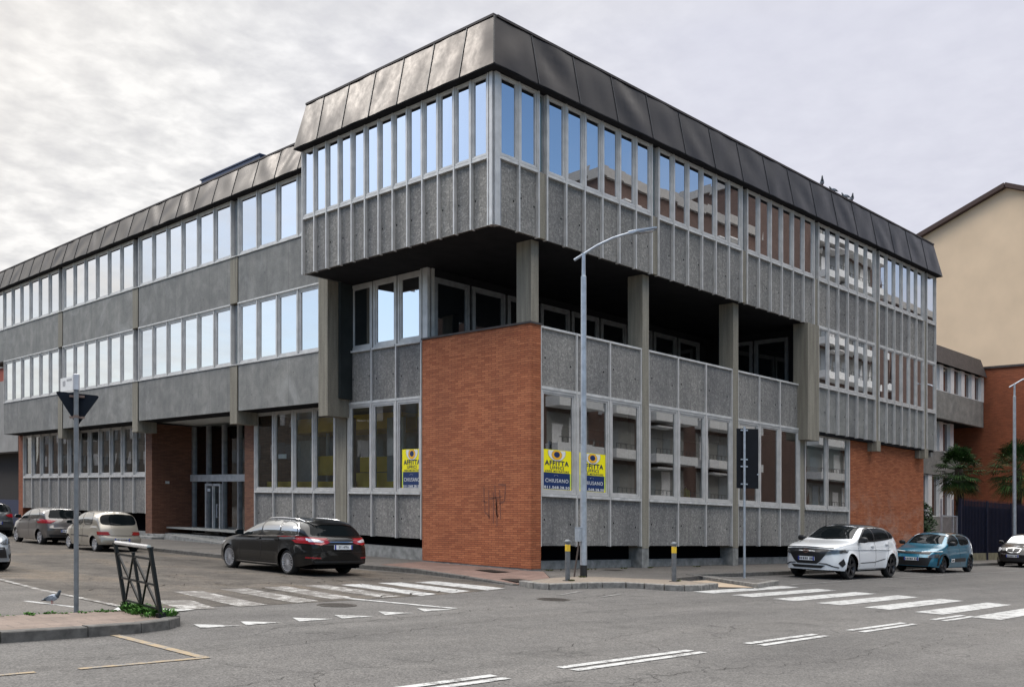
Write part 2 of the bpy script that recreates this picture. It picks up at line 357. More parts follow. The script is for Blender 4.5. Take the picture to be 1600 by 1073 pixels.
def panel(F, a0, a1, z0, z1, n=-.1, mat=AGG, name='cladding_panel', holes=True):
    mb = F.box(MB(), a0, a1, n-.12, n, z0, z1)
    if holes and a1-a0 > .4:        # the four fixing holes of each slab
        for fa, fz in ((.14,.5),(.86,.44)):
            ca = a0+(a1-a0)*fa+random.uniform(-.03,.03); cz = z0+(z1-z0)*fz+random.uniform(-.05,.05)
            F.box(mb, ca-.022, ca+.022, n-.01, n+.0025, cz-.025, cz+.025, 1)
    return mb.build(name, [mat, BLACK], office)

def roof_panels(F, a0, a1, n_panels, zb, zt, jut, inset, hip0, hip1, name='roof_panel'):
    """dented sheet panels leaning back from foot to coping"""
    H_, V_ = 8, 6
    for i in range(n_panels):
        b0 = a0+(a1-a0)*i/n_panels; b1 = a0+(a1-a0)*(i+1)/n_panels
        t0 = b0 + (hip0 if i == 0 else 0); t1 = b1 - (hip1 if i == n_panels-1 else 0)
        ph = random.uniform(0, 6.28); amp = random.uniform(.014, .03); ph2 = random.uniform(0, 6.28); kd = random.choice((.8, 1.2, 1.7))
        mb = MB(); idx = {}
        for r in range(V_+1):
            v = r/V_
            for c in range(H_+1):
                u = c/H_
                lo = b0+.012+(b1-b0-.024)*u; hi = t0+.012+(t1-t0-.024)*u
                a = lo+(hi-lo)*v; n = jut-(jut+inset)*v; z = zb+(zt-zb)*v
                e = math.sin(math.pi*u)**.6*math.sin(math.pi*(.08+.84*v))**.6
                d = amp*e*(math.sin(kd*4.2*u+5.1*v*(1 if i % 2 else -.7)+ph)+.5*math.sin(7*u+2.5*v+ph2)) + .012*e
                idx[r,c] = len(mb.v); mb.v.append(F.pt(a, n+d, z))
        for r in range(V_):
            for c in range(H_):
                q = [idx[r,c], idx[r,c+1], idx[r+1,c+1], idx[r+1,c]]
                if F.k == 'U': q.reverse()
                mb.f.append(tuple(q)); mb.m.append(0)
        # standing seam at the panel's edge
        s0 = Vector(F.pt(b0+.004, jut+.004, zb)); s1 = Vector(F.pt(t0+.004, -inset+.004, zt))
        ob = mb.build(name, BRONZE, office, smooth=True)
        sm = MB(); sm.bar(s0, s1, .022, .03); sm.build('seam', TRIM, ob)

# --- upper storey block that hangs out over the corner
roof_panels(FUO, VO-.25, VEO+.1, 7, Z_M, 14.68, .25, .05, .30, .30)
roof_panels(FVO, UO-.25, UEND+.1, 17, Z_M, 14.68, .25, .05, .30, .30)
roof_panels(FUL, VEO+.12, VTOP+.1, 23, Z_M, 14.31, .25, .05, 0, .30)
mb = MB()
FUO.box(mb, VO+.05, VEO-.2, -.16, -.02, 14.68, 14.74); FVO.box(mb, UO+.16, UEND-.2, -.16, -.02, 14.68, 14.742); FUL.box(mb, VEO, VTOP-.2, -.16, -.02, 14.31, 14.37)
mb.build('roof_coping', DKROOF, office)
mb = MB()      # flat roof decks and the return of the upper roof edge
mb.box(UO+.17, UEND-.2, VO+.17, 27.5, 14.45, 14.6); mb.box(UL+.17, 32, 27.52, VTOP-.2, 14.1, 14.25)
mb.quad((UO-.2, VEO+.1, Z_M), (UO+.05, VEO-.2, 14.68), (24, VEO-.2, 14.68), (24, VEO+.1, Z_M))
mb.quad((UEND+.1, VO-.2, Z_M), (UEND-.2, VO+.05, 14.68), (UEND-.2, 27, 14.68), (UEND+.1, 27, Z_M))
mb.build('roof', BRONZE, office)
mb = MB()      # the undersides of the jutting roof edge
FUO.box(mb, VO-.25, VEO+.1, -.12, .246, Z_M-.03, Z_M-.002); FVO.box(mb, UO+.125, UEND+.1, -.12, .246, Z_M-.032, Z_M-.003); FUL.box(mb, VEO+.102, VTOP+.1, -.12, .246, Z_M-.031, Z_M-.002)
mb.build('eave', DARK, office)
# inner cores, behind the glass
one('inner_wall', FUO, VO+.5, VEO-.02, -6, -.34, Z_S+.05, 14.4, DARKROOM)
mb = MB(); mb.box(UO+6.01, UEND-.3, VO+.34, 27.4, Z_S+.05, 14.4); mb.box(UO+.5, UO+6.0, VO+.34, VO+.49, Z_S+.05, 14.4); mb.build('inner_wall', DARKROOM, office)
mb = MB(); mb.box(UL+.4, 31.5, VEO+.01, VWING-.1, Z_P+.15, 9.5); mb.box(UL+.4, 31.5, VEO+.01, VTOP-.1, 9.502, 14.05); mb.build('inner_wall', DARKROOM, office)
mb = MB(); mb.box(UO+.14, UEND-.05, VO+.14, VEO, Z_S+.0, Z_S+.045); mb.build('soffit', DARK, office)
mb = MB(); mb.box(UEND-.29, UEND-.04, VO+.14, 27.4, 4.9, Z_M-.03); mb.build('end_wall', SLAB, office)
mb = MB(); mb.box(UL+.03, 31.5, VWING-.09, VWING, Z_P, Z_S-.03); mb.build('end_wall', SLAB, office); mb = MB(); mb.box(UL+.201, 31.5, VTOP-.09, VTOP, Z_S+.04, Z_M-.04); mb.build('end_wall', SLAB, office); mb = MB(); mb.box(UO+.15, UL+.39, VEO-.1, VEO-.004, Z_S, Z_M-.04); mb.build('end_wall', SLAB, office)

def fin(F, a, z0, z1, n0=-.16, n1=0, w=.05, name='fin', mat=ALU):
    return one(name, F, a-w/2, a+w/2, n0, n1, z0, z1, mat)

# left flank of the hanging block: 13 narrow windows
pitch = (VEO-.03-18.95)/13
for i in range(14):
    a = 18.95+pitch*i
    fin(FUO, a, Z_S-.03, Z_M-.035)
    if i < 13:
        window(FUO, a+.03, a+pitch-.03, Z_2+.03, Z_M-.04, n=-.06, fw=.035, sash=.035)
        panel(FUO, a+.028, a+pitch-.028, Z_S, Z_2-.06)
one('sill', FUO, 18.98, VEO-.04, -.1, -.015, Z_2-.058, Z_2+.02, SILL)
# corner posts
one('corner_post', FUO, VO+.085, VO+.19, -.2, 0.002, Z_S-.035, Z_M-.035, ALU); one('corner_post', FVO, UO+.06, UO+.17, -.2, 0.002, Z_S-.035, Z_M-.035, ALU)
mb = MB(); mb.box(UO+.045, UO+.3, VO+.045, VO+.3, Z_S-.005, Z_M-.036); mb.build('corner_post', ALU_D, office)

# right flank: column strips with narrow green windows, six windows between them
strips = [19.92, 25.01, 30.13, 35.20, 40.42, 45.30]
def upper_bay(a0, a1, k, floors):
    p = (a1-a0)/k
    for i in range(k+1):
        z0 = Z_S if floors == 1 else Z_P
        fin(FVO, a0+p*i, z0-.03, Z_M-.035)
    for i in range(k):
        b0 = a0+p*i+.028; b1 = a0+p*(i+1)-.028
        window(FVO, b0, b1, Z_2+.03, Z_M-.04, n=-.06, fw=.04, sash=.04, glass=MIRROR)
        panel(FVO, b0, b1, Z_S if floors == 1 else Z_S+.05, Z_2-.06)
        if floors == 2:
            window(FVO, b0, b1, Z_1+.03, Z_S-.03, n=-.06, fw=.04, sash=.04, glass=MIRROR)
            panel(FVO, b0, b1, Z_P, Z_1-.06, mat=SLAB_V)
    one('sill', FVO, a0+.026, a1-.026, -.1, -.015, Z_2-.058, Z_2+.02, SILL)
    if floors == 2:
        one('sill', FVO, a0+.026, a1-.026, -.1, -.015, Z_1-.058, Z_1+.02, SILL); one('sill', FVO, a0+.026, a1-.026, -.1, -.03, Z_S-.025, Z_S+.04, SILL)
SLAB_V = SLAB
upper_bay(UO+.20, strips[0]-.17, 2, 1)
for i in range(3): upper_bay(strips[i]+.17, strips[i+1]-.17, 6, 1)
for i in (3, 4): upper_bay(strips[i]+.17, strips[i+1]-.17, 6, 2)
upper_bay(strips[5]+.17, UEND-.03, 1, 2)
for i, a in enumerate(strips):
    lo = Z_S-.0 if i < 3 else (Z_S if i == 3 else Z_P)
    one('pilaster', FVO, a-.142, a+.142, -.2, -.05, lo, Z_2-.005, COLM)
    g = one('strip_window', FVO, a-.142, a+.142, -.2, -.13, Z_2+.0, Z_M-.036, ALU_D)
    one('pane', FVO, a-.08, a+.09, -.129, -.125, Z_2+.06, Z_M-.1, GREENGL, g)
    if i > 3: one('pier', FVO, a-.17 if i == 4 else a-.3, a+.24, -.37, -.161, 4.78, 5.19, COLM); one('pier', FVO, a-.142, a+.24, -.159, .02, 4.78, Z_P-.004, COLM)
    if i > 3:
        g = one('strip_window', FVO, a-.142, a+.142, -.2, -.13, Z_1, Z_S-.01, ALU_D)
# big pier where the loggia ends
one('pier', FVO, 34.5, 35.36, -.6, .012, 4.83, Z_S-.004, COLM)
one('column', FVL, 34.62, 34.95, -.4, .0, .15, 4.826, COLM)

# --- ground floor right: three bays of three windows, loggia above
cols = [19.95, 24.96, 30.10]
mb = MB(); mb.box(19.80, 20.10, 19.055, 19.62, 6.985, Z_S-.003); mb.build('column', COLM, office)
for c in cols[1:]:
    one('column', FVL, c-.16, c+.16, -.55, .03, .72, Z_S-.003, COLM); one('column_foot', FVL, c-.17, c+.17, -.5, .02, .1, .715, CONC)
bays = [(20.215, 24.78), (25.14, 29.92), (30.28, 34.58)]
bay_items = []
for bi, (a0, a1) in enumerate(bays):
    p = (a1-a0)/3
    for i in range(4):
        fin(FVL, a0+p*i, .78, Z_1-.02, -.14, .015, .055)
    for i in range(3):
        b0 = a0+p*i+.03; b1 = a0+p*(i+1)-.03
        window(FVL, b0, b1, Z_G+.03, Z_P-.03, n=-.05, fw=.07, sash=.05, glass=GLASSR)
        panel(FVL, b0, b1, .80, Z_G-.06, n=-.06)
        one('sill', FVL, b0, b1, -.08, .03, Z_G-.058, Z_G+.022, SILL); one('sill', FVL, b0, b1, -.08, .01, Z_P-.028, Z_P+.05, SILL)
        panel(FVL, b0, b1, Z_P+.055, Z_1-.08, n=-.05)
        one('parapet_rail', FVL, b0, b1, -.2, .005, Z_1-.078, Z_1-.02, SILL)
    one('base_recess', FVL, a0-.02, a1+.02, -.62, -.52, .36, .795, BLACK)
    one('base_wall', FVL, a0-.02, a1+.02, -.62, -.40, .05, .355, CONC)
# two windows and the brick end wall under the right-hand storeys
for b0, b1 in ((35.02, 36.75), (36.81, 38.55)):
    window(FVL, b0, b1, Z_G+.03, Z_P-.03, n=-.05, fw=.07, sash=.045, glass=GLASSR)
    panel(FVL, b0, b1, .80, Z_G-.06, n=-.06); one('sill', FVL, b0, b1, -.08, .03, Z_G-.058, Z_G+.022, SILL)
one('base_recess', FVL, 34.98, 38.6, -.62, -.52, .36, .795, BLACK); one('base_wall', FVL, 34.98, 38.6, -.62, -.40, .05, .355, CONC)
one('fin', FVL, 38.56, 38.66, -.14, .02, .78, Z_P-.01, ALU)
one('brick_wall', FVL, 38.68, 45.97, -7.5, 0, .05, Z_P-.1, BRICK2)
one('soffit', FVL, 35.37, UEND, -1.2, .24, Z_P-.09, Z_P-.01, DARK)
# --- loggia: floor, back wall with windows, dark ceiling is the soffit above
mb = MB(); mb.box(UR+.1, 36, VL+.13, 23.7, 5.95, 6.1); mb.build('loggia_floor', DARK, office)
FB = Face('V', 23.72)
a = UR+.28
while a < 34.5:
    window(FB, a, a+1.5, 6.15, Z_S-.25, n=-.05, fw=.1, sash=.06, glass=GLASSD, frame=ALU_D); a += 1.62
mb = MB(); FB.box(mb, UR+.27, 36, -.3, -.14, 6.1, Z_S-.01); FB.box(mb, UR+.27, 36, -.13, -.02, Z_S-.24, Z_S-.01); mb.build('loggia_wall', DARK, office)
mb = MB(); mb.box(35.4, 35.9, VL+.3, 23.8, Z_P, Z_S-.01); mb.build('loggia_wall', DARK, office)
FR = Face('U', 35.38)
for q in (20.0, 21.6): window(FR, q, q+1.5, 6.15, Z_S-.3, n=0.02, fw=.09, sash=.05, glass=GLASSD, frame=ALU_D)
# --- brick corner
mb = MB(); mb.box(19.75, 20.17, 19.03, 23.66, .16, 6.93); mb.build('brick_wall', BRICK, office)
mb = MB(); mb.box(19.765, 20.175, 19.045, 23.65, .02, .158); mb.build('wall_base', CONC, office)
cap = MB(); cap.box(19.71, 20.2, 18.99, 23.69, 6.932, 6.985); cap.box(20.02, 20.2, 23.692, 23.99, .2, 6.98); cap.build('wall_cap', DKROOF, office)
# --- recessed ground and first floor left of the brick corner
v0, v1 = 24.02, 27.90; p = (v1-v0)/3
for i in range(4):
    fin(FUR, v0+p*i+(.02 if i == 0 else 0), .78, Z_1+.02 if i else Z_S-.01, -.14, .015, .055)
for i in range(3):
    b0 = v0+p*i+.03+(.02 if i == 0 else 0); b1 = v0+p*(i+1)-.03
    window(FUR, b0, b1, Z_G+.03, Z_P-.03, n=-.05, fw=.07, sash=.05, glass=GLASS)
    window(FUR, b0, b1, Z_1+.05, Z_S-.02, n=-.09, fw=.09, sash=.07, glass=MIRROR)
    panel(FUR, b0, b1, .80, Z_G-.06, n=-.06); panel(FUR, b0, b1, Z_P+.055, Z_1-.03, n=-.05)
    one('sill', FUR, b0, b1, -.08, .03, Z_G-.058, Z_G+.022, SILL); one('sill', FUR, b0, b1, -.08, .01, Z_P-.028, Z_P+.05, SILL); one('sill', FUR, b0, b1, -.08, .03, Z_1-.028, Z_1+.045, SILL)
mb = MB(); mb.box(UR+.0, UR+.1, 23.74, 23.98, 6.2, Z_S-.004); mb.box(UR+.16, UR+.26, 23.70, 23.8, 6.2, Z_S-.004); mb.build('corner_post', ALU, office)
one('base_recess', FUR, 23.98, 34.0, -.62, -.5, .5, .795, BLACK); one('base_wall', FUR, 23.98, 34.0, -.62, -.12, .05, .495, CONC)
one('column', FUR, 28.0, 28.64, -.4, .01, .1, 4.78, COLM)
one('pier', FUL, 27.86, 28.39, -.86, .03, 4.76, Z_S+1.77, COLM)
v0, v1 = 28.68, 33.98; p = (v1-v0)/4
for i in range(5): fin(FUR, v0+p*i, .78, Z_P+.0, -.14, .015, .055)
for i in range(4):
    b0 = v0+p*i+.03; b1 = v0+p*(i+1)-.03
    window(FUR, b0, b1, Z_G+.03, Z_P-.01, n=-.05, fw=.07, sash=.045, glass=GLASS)
    panel(FUR, b0, b1, .80, Z_G-.06, n=-.06); one('sill', FUR, b0, b1, -.08, .03, Z_G-.058, Z_G+.022, SILL)
# --- entrance
one('brick_wall', FUR, 34.01, 34.69, -1.9, .02, .05, Z_P-.02, BRICK5)
one('brick_wall', FUR, 42.67, 43.30, -1.9, .02, .05, Z_P-.02, BRICK5)
FE = Face('U', 21.9)
en = one('entrance', FE, 34.7, 42.66, -.1, .08, 2.70, 3.0, SILL)
mb = MB()
for q in (42.55, 41.2, 39.8, 38.5, 37.2, 35.9, 34.78):
    FE.box(mb, q-.07, q+.07, -.12, .03, 3.0, Z_P-.03); FE.box(mb, q-.05, q+.05, -.12, .03, .36, 2.7)
mb.build('mullion', ALU_D, en)
one('glazing', FE, 34.72, 42.64, -.09, -.07, 3.0, Z_P-.03, GLASS, en); one('glazing', FE, 34.72, 42.64, -.09, -.07, .36, 2.7, GLASS, en)
dr = MB()
for (b0, b1, c0, c1) in ((40.0, 40.09, .38, 2.6), (41.25, 41.34, .38, 2.6), (40.62, 40.7, .38, 2.6), (40.09, 41.25, 2.5, 2.6), (40.09, 41.25, .38, .5)): FE.box(dr, b0, b1, -.06, .05, c0, c1)
d = dr.build('door', SILL, en)
hb = MB(); FE.box(hb, 40.2, 40.26, .06, .1, 1.1, 1.7); FE.box(hb, 40.2, 40.26, .03, .07, 1.1, 1.16); FE.box(hb, 40.2, 40.26, .03, .07, 1.64, 1.7); hb.build('handle', STEEL, d)
one('notice', FE, 40.85, 41.1, .052, .056, 2.25, 2.38, WHITEP, en)
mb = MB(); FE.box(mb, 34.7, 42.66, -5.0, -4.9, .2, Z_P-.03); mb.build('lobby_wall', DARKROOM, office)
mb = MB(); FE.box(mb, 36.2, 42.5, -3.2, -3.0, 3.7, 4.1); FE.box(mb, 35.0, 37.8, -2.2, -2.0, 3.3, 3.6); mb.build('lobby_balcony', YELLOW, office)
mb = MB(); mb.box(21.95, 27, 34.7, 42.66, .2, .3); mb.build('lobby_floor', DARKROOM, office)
mb = MB(); mb.box(20.62, 20.8, 42.63, 42.668, 2.55, 2.66); mb.build('name_plate', SILL, office)
mb = MB(); mb.box(20.6, 21.89, 34.7, 42.66, .05, .345); mb.build('entrance_platform', CONC, office)
mb = MB(); mb.box(19.75, 20.598, 41.0, 42.9, .08, .30); mb.build('entrance_step', CONC, office)
mb = MB(); mb.box(19.2, 19.748, 41.0, 43.2, .08, .20); mb.build('entrance_step', CONC, office)
mb = MB(); A_ = [(19.75,35.0,.115),(20.598,35.0,.115),(20.598,40.99,.335),(19.75,40.99,.335)]
mb.poly(A_); mb.poly([(19.75,35.0,.1),(19.75,40.99,.1),(19.75,40.99,.335),(19.75,35.0,.115)]); mb.poly([(19.75,40.99,.1),(20.598,40.99,.1),(20.598,40.99,.335),(19.75,40.99,.335)]); mb.build('entrance_ramp', CONC, office)
# --- ground floor of the left wing: twelve windows over tall slabs
v0, v1 = 43.33, 58.6; p = (v1-v0)/12
far = MB()
for i in range(13): fin(FUR, v0+p*i, 1.17, Z_P-.03, -.14, .02, .06)
for i in range(12):
    b0 = v0+p*i+.035; b1 = v0+p*(i+1)-.035
    window(FUR, b0, b1, 2.93, Z_P-.03, n=-.09, fw=.07, sash=.05, mb=far)
    panel(FUR, b0, b1, 1.19, 2.82, n=-.06, holes=False); one('sill', FUR, b0, b1, -.08, .03, 2.822, 2.92, SILL)
tag(far.build('window_row', [ALU, GLASS], office), kind='stuff')
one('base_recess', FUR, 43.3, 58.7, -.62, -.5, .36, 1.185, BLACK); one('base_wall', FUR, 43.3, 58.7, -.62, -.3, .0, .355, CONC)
one('brick_wall', FUR, 58.66, 59.3, -2, .02, .02, Z_P-.02, BRICK3)
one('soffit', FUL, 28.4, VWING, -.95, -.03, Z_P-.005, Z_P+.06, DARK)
# --- left wing storeys: slabs, piers and strips of windows
piers = [27.86, 34.02, 42.49, 51.00, VWING+.0]
far = MB()
for bi in range(4):
    a0 = 28.40 if bi == 0 else piers[bi]+.27
    a1 = piers[bi+1]-.27 if bi < 3 else VWING-.03
    k = 4 if bi == 0 else 6
    lo_slab = one('spandrel_slab', FUL, a0-.0, a1+.0, -.2, 0, Z_P, Z_1-.035, SLAB); a1u = a1 if bi < 3 else VTOP; ku = k if bi < 3 else 8; one('spandrel_slab', FUL, a0, a1u, -.2, 0, Z_S+.035, Z_2-.035, SLAB)
    mb = MB()
    for z in (Z_1, Z_2): FUL.box(mb, a0-.0, a1 if z == Z_1 else a1u, -.15, .035, z-.033, z+.012)
    FUL.box(mb, a0, a1, -.15, .02, Z_S-.02, Z_S+.033); mb.build('sill', SILL, office)
    for (z0, z1) in ((Z_1+.015, Z_S-.022), (Z_2+.015, Z_M-.036)):
        if z0 > 10: k = ku; p = (a1u-a0)/k
        else: p = (a1-a0)/k
        if bi < 2:
            for i in range(k+1): fin(FUL, a0+p*i, z0, z1, -.22, -.003, .05, 'mullion')
        else:
            for i in range(k+1): FUL.box(far, a0+p*i-.025, a0+p*i+.025, -.22, -.003, z0, z1)
        for i in range(k):
            window(FUL, a0+p*i+.03, a0+p*(i+1)-.03, z0+.005, z1, n=-.075, fw=.06, sash=.05, glass=MIRROR, frame=ALU, mb=None if bi < 2 else far)
tag(far.build('window_row', [ALU, MIRROR], office), kind='stuff')
for c in piers[1:4]:
    one('pier', FUL, c-.262, c+.262, -.84, .035, 4.74, Z_1-.036, COLM); one('pier', FUL, c-.262, c+.262, -.2, .02, Z_S+.036, Z_2-.036, COLM)
    one('pier_joint', FUL, c-.3, c-.262, -.2, .006, Z_P, Z_1-.036, BLACK); one('pier_joint', FUL, c-.3, c-.262, -.2, .005, Z_S+.036, Z_2-.036, BLACK)
    for z0, z1 in ((Z_1+.0, Z_S), (Z_2, Z_M-.036)):
        g = one('strip_window', FUL, c-.24, c+.24, -.25, -.15, z0, z1, ALU_D); one('pane', FUL, c-.17, c+.08, -.149, -.145, z0+.07, z1-.08, GREENGL, g)
    one('sill', FUL, c-.268, c+.268, -.15, .06, Z_1-.034, Z_1-.002, SILL); one('sill', FUL, c-.268, c+.268, -.15, .06, Z_2-.034, Z_2-.002, SILL)
# --- rooms behind the ground-floor glass
mb = MB(); mb.box(UR+.66, 46, VL+.66, 43.0, .55, .62); mb.build('room_floor', plain('pale_floor', (.3,.3,.28), .7), office)
mb = MB(); mb.box(UR+.2, 46, VL+.2, 43.0, Z_P+.06, Z_P+.12); mb.build('room_ceiling', plain('pale_ceiling', (.55,.54,.5), .9), office)
mb = MB(); mb.box(25.0, 38.6, 26.5, 26.6, .6, Z_P); mb.box(38.6, 38.66, VL+.3, 26.5, .6, Z_P); mb.build('room_wall', ROOMGREY, office); mb = MB(); mb.box(23.6, 23.7, 25.4, 43.0, .6, Z_P); mb.build('room_wall', plain('pale_room_wall', (.30,.31,.29), .9), office)
mb = MB()
mb.box(22.0, 23.58, 27.6, 34.6, 4.6, 5.15); mb.box(22.2, 22.4, 24.2, 30.2, 3.05, 3.6); mb.box(21.9, 22.1, 27.8, 30.6, 2.0, 3.0); mb.box(22.3, 22.4, 31.0, 34.3, 2.95, 3.7); mb.box(20.5, 20.7, 24.1, 33.9, 2.0, 2.62); mb.box(20.6, 23.0, 24.4, 24.9, 4.7, 5.2); mb.box(23.4, 23.6, 23.2, 25.2, 1.2, 3.9)
mb.box(23.2, 24.4, 30.2, 30.5, 4.7, 5.2)
mb.build('room_partition', YELLOW, office)
mb = MB()
for q in (24.9, 27.0, 29.6, 31.0, 32.6): mb.box(22.4, 22.5, q, q+.1, .6, 5.2)
mb.box(22.0, 22.1, 33.0, 34.4, 2.3, 4.3); mb.box(22.3, 22.4, 29.4, 31.2, 2.3, 3.0); mb.box(21.6, 21.7, 26.9, 27.8, 2.5, 4.9); mb.build('room_screen', plain('pale_screen', (.5,.54,.54), .8), office)
mb = MB(); mb.box(25.2, 38.4, 24.6, 24.7, .6, 2.9); mb.build('room_partition', plain('dark_green_partition', (.05,.075,.065), .8), office)
# blinds half down in the two end windows
one('roller_blind', FVL, 35.1, 38.5, -.32, -.3, 3.9, 5.2, WHITEP)
# --- rear wing seen past the right-hand end
VB = 26.6; FBK = Face('V', VB)
mb = MB(); FBK.box(mb, 46.6, 74.4, -8, -.32, 8.95, 13.2); FBK.box(mb, 46.6, 72.1, -8, -1.2, .0, 8.93); mb.build('inner_wall', DARKROOM, office)
mb = MB(); mb.quad((46.6,VB-.25,12.5),(74.5,VB-.25,12.5),(74.5,VB+.2,13.8),(46.6,VB+.2,13.8)); FBK.box(mb, 46.6, 74.5, -8, -.2, 13.2, 13.7); mb.build('roof', DKROOF, office)
wrow = MB()
for (z0, z1, n, bk) in ((10.75, 12.5, 0, 0), (6.86, 8.9, -.75, 1), (2.4, 5.2, -.75, 1)):
    a = 47.0; w = 1.85
    while a < (73.5 if n == 0 else 71):
        window(FBK, a, a+1.2, z0, z1, n=n-.2, fw=.08, sash=0, mb=wrow); FBK.box(wrow, a+1.22, a+w-.03, n-.3, n-.02, z0, z1); a += w
tag(wrow.build('window_row', [WHITEP, m_glass('brown_reflection_tint_glass', .2, (1,1,1), .02, False, (.05,.03,.022))], office), kind='stuff')  # brown reflections are put into the pane colour
mb = MB(); FBK.box(mb, 46.6, 61.3, -.3, 0, 8.92, 10.74); FBK.box(mb, 61.33, 74.45, -.3, 0, 8.92, 10.74); FBK.box(mb, 46.6, 72, -1, -.7, 5.22, 6.84); FBK.box(mb, 46.6, 72, -1, -.7, .1, 2.38); mb.build('spandrel_slab', SLAB, office)
one('pier', FBK, 61.0, 62.2, -.9, .03, 7.9, 8.93, COLM)
# blue plant housing on the roof
mb = MB(); mb.box(20.5, 24, 34.4, 39.1, 14.26, 15.35); mb.box(20.45, 24.05, 34.35, 39.15, 15.352, 15.4)
mb.build('roof_plant_housing', plain('blue_housing', (.035,.055,.12), .5), office)
# faded tag scratched on the brick
mb = MB(); random.seed(3)
zc, vc = 1.95, 20.35
strokes = [[(.55,.35),(.5,-.2),(.3,-.3)],[(.35,.3),(.33,-.35)],[(.1,.4),(-.02,-.3),(.1,-.1)],[(.3,.1),(-.2,.15)],[(-.05,.42),(-.35,.4),(-.3,.05),(-.1,.0)],[(.15,.25),(.15,-.45)],[(-.1,.3),(-.15,-.35)],[(.6,.05),(.42,.02)],[(.02,.1),(.0,-.5)]]
for st in strokes:
    for (a, b) in zip(st, st[1:]):
        mb.bar((19.747, vc+a[0], zc+a[1]*1.3), (19.747, vc+b[0], zc+b[1]*1.3), .045, .003, up=(1,0,0))
mb.build('faded_graffiti', plain('graffiti_grey', (.19,.07,.042), .9), office)
random.seed(11)
# ------------------------------------------------------------------ lettering
def text_geo(txt, size, bold=.0, sx=1.0, spacing=1.0):
    """flat outline of a word, centred: vertices (x, y) and faces"""
    cu = bpy.data.curves.new('txt', 'FONT'); cu.body = txt; cu.size = size; cu.align_x = 'CENTER'; cu.align_y = 'CENTER'
    cu.offset = bold*size; cu.resolution_u = 3; cu.space_character = spacing; cu.fill_mode = 'FRONT'
    o = bpy.data.objects.new('txt', cu); COL.objects.link(o)
    dg = bpy.context.evaluated_depsgraph_get(); me = bpy.data.meshes.new_from_object(o.evaluated_get(dg))
    vs = [(v.co.x*sx, v.co.y) for v in me.vertices]; fs = [tuple(p.vertices) for p in me.polygons]
    bpy.data.objects.remove(o); bpy.data.curves.remove(cu); bpy.data.meshes.remove(me)
    return vs, fs
def add_text(mb, txt, size, place, m=0, bold=0, sx=1.0):
    vs, fs = text_geo(txt, size, bold, sx); n = len(mb.v)
    mb.v += [tuple(place(x, y)) for x, y in vs]
    for f in fs: mb.f.append(tuple(n+i for i in f)); mb.m.append(m)

# ------------------------------------------------------------------ cars
def pchip(pts):
    xs = [p[0] for p in pts]; ys = [p[1] for p in pts]; n = len(xs)
    h = [xs[i+1]-xs[i] for i in range(n-1)]; d = [(ys[i+1]-ys[i])/h[i] for i in range(n-1)]
    m = [d[0]]+[0]*(n-2)+[d[-1]]
    for i in range(1, n-1):
        if d[i-1]*d[i] > 0:
            w1 = 2*h[i]+h[i-1]; w2 = h[i]+2*h[i-1]; m[i] = (w1+w2)/(w1/d[i-1]+w2/d[i])
    def f(x):
        if x <= xs[0]: return ys[0]
        if x >= xs[-1]: return ys[-1]
        for i in range(n-1):
            if x <= xs[i+1]:
                t = (x-xs[i])/h[i]; t2 = t*t; t3 = t2*t
                return (2*t3-3*t2+1)*ys[i]+(t3-2*t2+t)*h[i]*m[i]+(-2*t3+3*t2)*ys[i+1]+(t3-t2)*h[i]*m[i+1]
    return f
def smooth_poly(pts, n=1):
    for _ in range(n):
        q = []
        for i, p in enumerate(pts):
            a = pts[(i+1) % len(pts)]
            q += [(p[0]*.8+a[0]*.2, p[1]*.8+a[1]*.2), (p[0]*.2+a[0]*.8, p[1]*.2+a[1]*.8)]
        pts = q
    return pts

